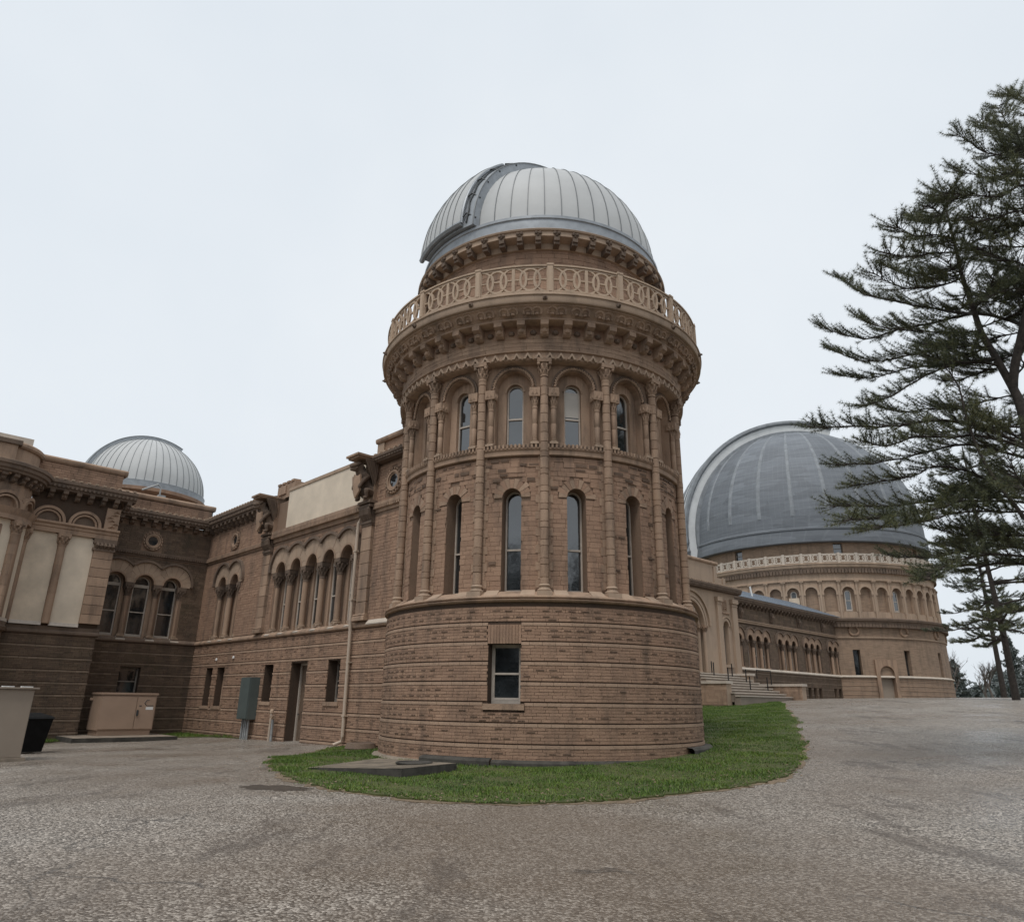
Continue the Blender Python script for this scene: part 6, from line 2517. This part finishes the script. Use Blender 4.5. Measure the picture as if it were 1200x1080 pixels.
LIMBS = [
   ( [(13.74, 14.53, 15.86), (13.8, 14.98, 17.31), (13.91, 15.38, 17.8), (14.04, 15.75, 18.28)] , 0.04 ),
   ( [(13.61, 14.66, 14.88), (13.85, 15.46, 16.04), (14.04, 16.3, 17.38), (14.19, 17.16, 18.69)] , 0.05 ),
   ( [(13.61, 14.66, 14.88), (13.86, 15.4, 16.3), (14.12, 16.13, 17.67), (14.57, 16.69, 18.83)] , 0.04 ),
   ( [(13.55, 14.71, 14.66), (13.2, 14.8, 15.19), (12.53, 15.16, 15.63), (12.05, 15.34, 16.37)] , 0.05 ),
   ( [(13.44, 14.81, 14.07), (13.31, 15.18, 14.88), (12.94, 15.74, 15.34), (12.48, 16.34, 16.04)] , 0.05 ),
   ( [(13.37, 14.87, 13.73), (12.64, 14.39, 13.91), (11.64, 14.12, 13.34), (10.37, 14.04, 13.35)] , 0.06 ),
   ( [(13.26, 14.97, 13.15), (12.67, 14.71, 13.4), (11.84, 14.63, 13.09), (11.1, 14.46, 13.0)] , 0.05 ),
   ( [(13.11, 15.1, 12.36), (13.08, 15.19, 13.37), (12.51, 15.71, 13.43), (12.24, 15.98, 14.08)] , 0.06 ),
   ( [(11.83, 16.13, 14.57), (11.36, 15.67, 13.99), (10.89, 15.21, 13.85), (10.37, 14.78, 13.58)] , 0.03 ),
   ( [(11.84, 16.12, 14.19), (12.06, 16.83, 14.66), (12.23, 17.57, 15.3), (12.38, 18.32, 15.97)] , 0.03 ),
   ( [(11.81, 16.14, 14.66), (11.43, 15.48, 14.51), (11.05, 14.82, 13.75), (10.69, 14.14, 13.3)] , 0.025 ),
   ( [(11.85, 16.11, 13.59), (11.08, 15.69, 13.38), (10.24, 15.29, 13.07), (9.49, 14.83, 13.01)] , 0.04 ),
   ( [(11.84, 16.12, 13.16), (11.0, 15.71, 12.85), (10.08, 15.34, 12.46), (9.17, 14.95, 12.28)] , 0.045 ),
   ( [(11.84, 16.12, 12.73), (11.88, 16.85, 13.03), (11.66, 17.75, 13.5), (11.42, 18.63, 14.46)] , 0.045 ),
   ( [(11.86, 16.1, 12.37), (10.97, 15.94, 11.97), (9.97, 15.82, 11.88), (9.16, 15.55, 12.12)] , 0.05 ),
   ( [(11.93, 16.06, 11.24), (11.83, 16.7, 11.7), (11.1, 17.75, 12.63), (10.59, 18.59, 13.41), (10.35, 19.26, 14.41)] , 0.07 ),
   ( [(12.67, 15.47, 10.62), (12.61, 16.03, 11.11), (12.39, 16.69, 11.64), (11.87, 17.55, 11.86), (11.33, 18.37, 12.09), (10.7, 19.2, 12.21), (9.88, 20.08, 13.09)] , 0.1 ),
   ( [(11.95, 16.04, 10.74), (11.5, 16.66, 11.03), (10.47, 17.61, 11.7), (10.05, 18.13, 12.31)] , 0.05 ),
   ( [(12.05, 15.96, 10.21), (11.76, 16.87, 10.77), (11.18, 17.93, 10.99), (10.48, 18.99, 11.35), (9.99, 19.89, 12.21)] , 0.07 ),
   ( [(12.12, 15.91, 9.89), (11.71, 16.95, 10.23), (11.21, 18.0, 10.67), (10.67, 19.01, 10.81), (10.21, 19.95, 11.31)] , 0.07 ),
   ( [(12.12, 15.91, 9.89), (11.16, 16.16, 9.81), (10.27, 16.3, 9.46), (9.42, 16.38, 8.95), (8.81, 16.3, 8.73)] , 0.06 ),
   ( [(12.44, 15.66, 7.32), (11.31, 15.95, 8.08), (10.36, 16.05, 8.24), (9.32, 16.17, 8.13), (8.43, 16.14, 8.11), (7.41, 16.14, 8.05)] , 0.1 ),
   ( [(12.44, 15.66, 7.32), (11.38, 15.76, 7.73), (10.48, 15.69, 7.69), (9.58, 15.6, 7.64), (8.71, 15.46, 7.35), (8.04, 15.18, 7.37)] , 0.08 ),
   ( [(12.41, 15.68, 7.43), (11.55, 16.42, 8.65), (10.98, 16.9, 8.94), (10.32, 17.39, 9.04), (9.95, 17.69, 9.37)] , 0.07 ),
   ( [(12.36, 15.73, 7.12), (11.59, 16.48, 7.77), (11.08, 17.0, 7.9), (10.49, 17.54, 7.84), (9.78, 18.11, 7.82), (8.95, 18.7, 7.96)] , 0.075 ),
   ( [(12.32, 15.75, 6.71), (11.51, 16.01, 6.7), (10.98, 16.04, 6.92), (10.24, 16.19, 7.12), (9.63, 16.24, 6.87), (8.43, 16.58, 6.71)] , 0.06 ),
   ( [(12.32, 15.75, 6.19), (12.0, 15.89, 6.26), (11.26, 16.33, 6.39), (10.45, 16.76, 6.41), (9.56, 17.19, 6.38), (8.33, 17.73, 6.5)] , 0.08 ),
   ( [(12.32, 15.75, 6.19), (11.5, 16.2, 6.89), (10.91, 16.43, 6.68), (10.55, 16.51, 6.38)] , 0.04 ),
   ( [(12.31, 15.76, 6.09), (10.79, 15.98, 6.2), (9.63, 15.87, 5.89), (8.49, 15.7, 5.7), (7.51, 15.4, 5.53)] , 0.06 ),
   ( [(12.32, 15.76, 5.89), (10.73, 15.96, 5.93), (9.71, 15.71, 5.68), (8.7, 15.41, 5.43), (7.84, 15.01, 5.26)] , 0.05 ),
   ( [(12.36, 15.73, 4.89), (12.08, 16.36, 5.16), (11.77, 17.0, 5.33), (11.44, 17.64, 5.32), (10.92, 18.36, 5.31), (10.36, 19.07, 5.49)] , 0.09 ),
   ( [(12.34, 15.74, 4.79), (12.1, 16.35, 5.24), (11.92, 16.91, 5.49), (11.64, 17.51, 5.57), (11.52, 18.0, 5.58)] , 0.06 ),
   ( [(12.33, 15.75, 4.7), (11.85, 16.16, 4.73), (11.49, 16.47, 4.82), (11.14, 16.75, 4.74), (10.87, 16.97, 4.69)] , 0.06 ),
   ( [(12.32, 15.76, 4.79), (11.05, 15.78, 4.9), (10.06, 15.56, 4.72), (9.21, 15.24, 4.36), (8.75, 14.66, 4.11)] , 0.05 ),
   ( [(12.61, 15.52, 9.71), (13.26, 16.0, 12.2), (13.51, 16.8, 13.55), (13.69, 17.65, 14.15)] , 0.05 ),
   ( [(12.67, 15.47, 10.15), (12.9, 15.79, 11.68), (12.79, 16.39, 11.92), (12.83, 16.86, 12.34)] , 0.05 ),
   ( [(12.92, 15.26, 11.47), (13.35, 15.89, 12.39), (13.5, 16.74, 12.55), (13.72, 17.53, 13.43)] , 0.05 ),
   ( [(12.83, 15.34, 11.03), (12.53, 15.1, 11.36), (12.04, 15.01, 11.3), (11.62, 14.85, 11.07)] , 0.05 ),
   ( [(12.35, 15.73, 9.34), (12.8, 15.93, 9.8), (12.9, 16.4, 10.28), (12.78, 17.04, 10.35)] , 0.05 ),
   ( [(12.36, 15.72, 8.43), (12.4, 16.17, 8.16), (12.37, 16.67, 8.48), (12.4, 17.12, 8.78)] , 0.04 ),
]


def needles(name, tufts, mat, parent, per=14, ln=(.08, .13), w=.006, spread=.85):
    """tufts: array (n, 6) of centre and direction"""
    T = np.asarray(tufts)
    n = len(T)
    C = np.repeat(T[:, :3], per, 0)
    Dn = np.repeat(T[:, 3:], per, 0)
    k = len(C)
    R_ = RNG.normal(0, 1, (k, 3))
    R_ /= np.linalg.norm(R_, axis=1)[:, None]
    d = Dn + R_ * spread
    d /= np.linalg.norm(d, axis=1)[:, None]
    L = RNG.uniform(ln[0], ln[1], k)[:, None]
    side = np.cross(d, RNG.normal(0, 1, (k, 3)))
    side /= np.linalg.norm(side, axis=1)[:, None] + 1e-9
    wv = side * w
    V = np.empty((k, 3, 3))
    V[:, 0] = C - wv
    V[:, 1] = C + wv
    V[:, 2] = C + d * L
    org = WMX[parent.name].to_translation()
    V -= np.array(org)
    return mk(name, tri_mesh(name, V.reshape(-1, 3), np.arange(k * 3).reshape(-1, 3), mat), parent, Matrix.Translation(org))


def smooth_path(pts, step=.25):
    P = [Vector(p) for p in pts]
    out = []
    for i in range(len(P) - 1):
        p0, p1, p2, p3 = P[max(i - 1, 0)], P[i], P[i + 1], P[min(i + 2, len(P) - 1)]
        n = max(2, int((p2 - p1).length / step))
        for k in range(n):
            t = k / n
            out.append(0.5 * ((2 * p1) + (-p0 + p2) * t + (2 * p0 - 5 * p1 + 4 * p2 - p3) * t * t + (-p0 + 3 * p1 - 3 * p2 + p3) * t ** 3))
    out.append(P[-1])
    return out


def spray(path, u0, per_m, tl, tufts, twigs, rd, dens=.075, up=.35, curl=.05):
    """side twigs and needle tufts along a limb"""
    n = len(path)
    acc = 0.0
    for i in range(1, n):
        seg = path[i] - path[i - 1]
        u = i / (n - 1)
        if u < u0 or seg.length < 1e-4:
            continue
        T = seg.normalized()
        S = T.cross(Vector((0, 0, 1)))
        S = S.normalized() if S.length > .05 else Vector((1, 0, 0))
        acc += seg.length * per_m * (1.0 if u < .9 else 1.6)
        while acc > 1:
            acc -= 1
            sd = rd.choice((-1, 1)) * rd.uniform(.15, 1.0)
            d = (T * rd.uniform(.35, 1.0) + S * sd + Vector((0, 0, 1)) * rd.uniform(-.12, up)).normalized()
            L = rd.uniform(.35, 1.0) * tl * (1.15 - .55 * u)
            p = path[i - 1].lerp(path[i], rd.random())
            q = p.copy()
            pts = [p.copy()]
            k = max(3, int(L / dens))
            for j in range(k):
                d = (d + Vector((rd.uniform(-.1, .1), rd.uniform(-.1, .1), curl + rd.uniform(-.05, .07)))).normalized()
                q = q + d * (L / k)
                pts.append(q.copy())
                if j >= k * .25:
                    tufts.append((q.x, q.y, q.z, d.x, d.y, d.z))
            twigs.tube([pts[0], pts[len(pts) // 2], pts[-1]], [.011, .008, .004], 3, cap=False)


def pine(name, label, trunk, leaders, limbs, r0, per_m, tl, mat, seed, per=14, ln=(.08, .13), w=.006, group=None, u0=.28, up=.35, lk=.55, sp=.85):
    rd = random.Random(seed)
    root = thing(name, (trunk[0][0], trunk[0][1], gz(trunk[0][0], trunk[0][1])), label, 'tree', group)
    m = MB()
    tp = smooth_path(trunk, .4)
    r1 = r0 * .62 if leaders else r0 * .12
    m.tube(tp, [r0 + (r1 - r0) * i / (len(tp) - 1) for i in range(len(tp))], 12)
    m.build('trunk', 'bark', root, smooth=True)
    tufts, tw = [], MB()
    for pts, r in leaders:
        p = smooth_path(pts, .3)
        m = MB()
        m.tube(p, [r * .72 * (1 - .8 * i / (len(p) - 1)) for i in range(len(p))], 8)
        m.build('leader', 'bark', root, smooth=True)
        spray(p, .7, per_m * .6, tl * .7, tufts, tw, rd, up=up)
    for pts, r in limbs:
        p = smooth_path(pts, .2)
        p = [q + Vector((rd.uniform(-.02, .02), rd.uniform(-.02, .02), rd.uniform(-.02, .02))) for q in p]
        m = MB()
        m.tube(p, [r * lk * (1 - .85 * i / (len(p) - 1)) + .006 for i in range(len(p))], 7)
        m.build('limb', 'bark', root, smooth=True)
        spray(p, u0, per_m, tl, tufts, tw, rd, up=up)
    tw.build('twigs', 'bark', root, kind='stuff', fix=False)
    needles('crown', tufts, mat, root, per, ln, w, sp)
    return root


def boughs(path, z0, z1, dz, L0, L1, seed):
    rd = random.Random(seed)
    P = smooth_path(path, .25)
    out = []
    z = z0
    while z < z1:
        c = min(P, key=lambda p: abs(p.z - z))
        f = (z - z0) / (z1 - z0)
        for k in range(2):
            a = rd.uniform(0, 2 * pi)
            L = (L0 + (L1 - L0) * f) * rd.uniform(.55, 1.15)
            d = Vector((cos(a), sin(a), 0))
            b = Vector((c.x, c.y, z + rd.uniform(-.15, .15)))
            out.append(([tuple(b), tuple(b + d * L * .4 + Vector((0, 0, .05 * L))), tuple(b + d * L * .75 + Vector((0, 0, .06 * L))), tuple(b + d * L + Vector((0, 0, .16 * L)))], .018 + .012 * L))
        z += dz
    return out


LIMBS = LIMBS + boughs(LEADERS[0][0], 9.6, 14.4, .62, 2.1, .7, 61) + boughs(LEADERS[1][0], 9.8, 15.8, .7, 2.3, 1.0, 62) + boughs(TRUNK, 5.2, 9.0, .7, 3.0, 2.4, 63)
trunk0 = [(TRUNK[0][0], TRUNK[0][1], gz(TRUNK[0][0], TRUNK[0][1]) - .15)] + TRUNK[1:]
pine('pine_tree', 'large near pine with long dark layered limbs reaching toward the great dome', trunk0, LEADERS, LIMBS, .16, 22, 1.08, 'needle', 3, per=21, w=.0038, ln=(.08, .145), u0=.13, up=.24, sp=1.15, lk=.42)


def whorl_limbs(trunk, h0, h1, L0, L1, seed, per=5, dz=.9, droop=.12):
    rd = random.Random(seed)
    path = smooth_path(trunk, .3)
    out = []
    z = h0
    top = path[-1].z
    while z < h1:
        c = min(path, key=lambda p: abs(p.z - z))
        f = (z - h0) / (h1 - h0)
        for k in range(per):
            a = rd.uniform(0, 2 * pi)
            L = (L0 + (L1 - L0) * f) * rd.uniform(.6, 1.15)
            d = Vector((cos(a), sin(a), 0))
            zz = c.z + rd.uniform(-.3, .3)
            rise = rd.uniform(.0, .25)
            b = Vector((c.x, c.y, zz))
            out.append(([tuple(b), tuple(b + d * L * .35 + Vector((0, 0, rise * L * .35))), tuple(b + d * L * .7 + Vector((0, 0, rise * L * .4 - droop * L * .3))), tuple(b + d * L + Vector((0, 0, rise * L * .4 - droop * L * .2)))], .02 + .012 * L))
        z += dz * rd.uniform(.7, 1.3)
    return out


b2 = (29.3, 42.9)
z2 = gz(*b2)
tr2 = [(b2[0], b2[1], z2 - .1), (b2[0] + .02, b2[1], z2 + 4), (b2[0] - .2, b2[1] - .1, z2 + 9), (b2[0] - .3, b2[1] - .2, z2 + 15.5)]
pine('pine_tree', 'dark straight-trunked pine standing beyond the driveway past the great tower', tr2, [], whorl_limbs(tr2, z2 + 3.6, z2 + 15, 5.6, 1.2, 8, per=4, dz=1.05), .22, 9, 1.1, 'needle', 12, per=12, ln=(.14, .24), w=.011, u0=.25, up=.12, lk=1)
b3 = (41.6, 62.3)
z3 = gz(*b3)
tr3 = [(b3[0], b3[1], z3 - .1), (b3[0] + .1, b3[1], z3 + 10), (b3[0], b3[1], z3 + 19.5)]
pine('pine_tree', 'thin pale pine with sparse whorled branches behind the darker pines', tr3, [], whorl_limbs(tr3, z3 + 6, z3 + 19, 4.4, 1.0, 19, per=5, dz=1.25), .24, 7, 1.2, 'needle_grey', 22, per=10, ln=(.16, .28), w=.013, u0=.25, lk=1)


def bare_tree(x, y, h, label, seed, spread=.5, name='bare_tree', group='bare trees beyond the great tower'):
    rd = random.Random(seed)
    z0 = gz(x, y)
    root = thing(name, (x, y, z0), label, 'tree', group)
    tr, cr = MB(), MB()

    def grow(p, d, L, r, lev):
        n = 4
        pts = [p]
        q = p
        for i in range(n):
            d = (d + Vector((rd.uniform(-.14, .14), rd.uniform(-.14, .14), rd.uniform(-.03, .10)))).normalized()
            q = q + d * (L / n)
            pts.append(q)
        (tr if lev == 0 else cr).tube(pts, [r * (1 - .45 * i / n) for i in range(n + 1)], 6 if lev < 2 else 3, cap=False)
        if lev < 4:
            for k in range(4 if lev < 2 else 3):
                f = rd.uniform(.45, 1.0)
                b = pts[min(n, int(f * n) + 0)]
                nd = (d + Vector((rd.uniform(-1, 1), rd.uniform(-1, 1), rd.uniform(-.1, .7))) * spread).normalized()
                grow(b, nd, L * rd.uniform(.55, .75), r * .5, lev + 1)
    grow(Vector((x, y, z0 - .1)), Vector((0, 0, 1)), h * .38, h * .022, 0)
    tr.build('trunk', 'bare_bark', root)
    cr.build('crown', 'bare_bark', root, fix=False)
    return root


for i, (x, y, h) in enumerate(((53.0, 92.0, 8.6), (57.5, 96.0, 9.2), (61.0, 95.0, 7.4), (66.0, 101.0, 8.0))):
    bare_tree(x, y, h, ('leafless grey tree standing hard against the foot of the great tower', 'tallest leafless grey tree beyond the great tower', 'smallest leafless grey tree beyond the great tower', 'leafless grey tree nearest the far conifers')[i], 40 + i, .62)


def leafy(name, label, x, y, h, w, seed, mat='needle_hazed', n=5000, size=.28, group=None, base=.08):
    rd = np.random.default_rng(seed)
    z0 = gz(x, y)
    root = thing(name, (x, y, z0), label, 'tree', group)
    m = MB()
    m.tube([(x, y, z0 - .1), (x + .1, y, z0 + h * .5), (x, y, z0 + h * .92)], [h * .03, h * .02, h * .005], 7)
    m.build('trunk', 'bark', root)
    f = rd.uniform(base, 1, n)
    prof = np.where(f < .35, .65 + f, 1.0) * (1 - f) ** .75 * w
    lay = .75 + .35 * np.sin(f * 34 + rd.uniform(0, 6))
    a = rd.uniform(0, 2 * pi, n)
    lump = 1 + .25 * np.sin(3 * a + f * 9)
    r = prof * lay * lump * np.sqrt(rd.uniform(.05, 1, n))
    C = np.stack([x + r * np.cos(a), y + r * np.sin(a), z0 + f * h], 1)
    d1 = rd.normal(0, 1, (n, 3)); d1 /= np.linalg.norm(d1, axis=1)[:, None]
    d2 = rd.normal(0, 1, (n, 3)); d2 /= np.linalg.norm(d2, axis=1)[:, None]
    V = np.stack([C - d1 * size * .5, C + d1 * size * .5, C + d2 * size], 1).reshape(-1, 3) - np.array((x, y, z0))
    mk('crown', tri_mesh('crown', V, np.arange(n * 3).reshape(-1, 3), mat), root, Matrix.Translation((x, y, z0)))
    return root


leafy('far_conifer', 'dim blue grey conifer far off beneath the pines', 76.5, 111.0, 9.5, 3.2, 5, n=3500, size=.35)
leafy('far_conifer', 'rounded hazy evergreen far off between the bare trees and the conifer', 74.0, 122.0, 7.0, 3.2, 6, n=2600, size=.4)
leafy('far_conifer', 'broad dark evergreen behind the trunk of the straight pine', 61.0, 84.0, 6.8, 4.2, 7, n=5200, size=.32)
# low woodland on the skyline
rw = np.random.default_rng(77)
n = 26000
ax = rw.uniform(20, 62, n)
dist = rw.uniform(150, 210, n)
zz = rw.uniform(0, 1, n) ** 1.3 * (4.5 + 2.0 * np.sin(ax * 1.9) + 1.2 * np.sin(ax * 5.3))
C = np.stack([dist * np.sin(np.radians(ax)), dist * np.cos(np.radians(ax)), 2.0 + zz], 1)
d1 = rw.normal(0, .5, (n, 3)); d2 = rw.normal(0, .6, (n, 3))
V = np.stack([C - d1, C + d1, C + d2], 1).reshape(-1, 3)
tag(mk('far_woodland', tri_mesh('far_woodland', V, np.arange(n * 3).reshape(-1, 3), 'needle_hazed')), 'low hazy woodland on the skyline past the great tower', 'woodland', None, 'stuff')
# the park trees behind the viewer, which the tower windows mirror
n = 60000
ax = rw.uniform(-75, 75, n)
dist = rw.uniform(48, 62, n)
top = 16 + 3.0 * np.sin(ax * .35) + 2.5 * np.sin(ax * .9)
zz = rw.uniform(0, 1, n) ** 1.3 * top
C = np.stack([dist * np.sin(np.radians(ax)), -dist * np.cos(np.radians(ax)), zz - .2], 1)
d1 = rw.normal(0, .32, (n, 3)); d2 = rw.normal(0, .4, (n, 3))
V = np.stack([C - d1, C + d1, C + d2], 1).reshape(-1, 3)
tag(mk('park_woodland', tri_mesh('park_woodland', V, np.arange(n * 3).reshape(-1, 3), 'bark')), 'belt of bare park trees across the drive from the tower', 'woodland', None, 'stuff')

# fallen leaves on the lawn and its edge, grit along the drive
n = 900
P_ = np.array(lawn_pts)
idx = rw.integers(0, len(P_), n)
q = P_[idx] + rw.normal(0, .35, (n, 2))
inner = rw.random(n) < .45
ctr = np.array((3.0, 17.0))
q[inner] = q[inner] + (ctr - q[inner]) * rw.uniform(0, .55, (int(inner.sum()), 1))
q = q[np.hypot(q[:, 0] - TX, q[:, 1] - TY) > 5.2]
n = len(q)
zz = np.array([gz(a, b) for a, b in q]) + .055
C = np.stack([q[:, 0], q[:, 1], zz], 1)
a = rw.uniform(0, 2 * pi, n)
r = rw.uniform(.018, .045, n)
V = np.stack([C + np.stack([r * np.cos(a), r * np.sin(a), rw.normal(0, .01, n)], 1), C + np.stack([r * np.cos(a + 2.2), r * np.sin(a + 2.2), rw.normal(0, .01, n)], 1),
              C + np.stack([r * np.cos(a + 4.1), r * np.sin(a + 4.1), rw.normal(0, .01, n)], 1)], 1).reshape(-1, 3)
tag(mk('fallen_leaves', tri_mesh('fallen_leaves', V, np.arange(n * 3).reshape(-1, 3), 'soil')), 'scattered dry brown leaves on the lawn and along its edge', 'leaves', None, 'stuff')

# damp silt patch at the edge of the drive
pp = [(-4.3 + .62 * cos(2 * pi * i / 26) * (1 + .25 * sin(3.1 * i)) - .25 * sin(2 * pi * i / 26), 14.35 + .42 * sin(2 * pi * i / 26) * (1 + .2 * sin(1.7 * i))) for i in range(26)]
tag(poly_sheet('silt_patch', pp, 'silt', 0.005, cell=.6, skirt=.004), 'dark damp silt patch on the drive beside the lawn', None, None, 'structure')
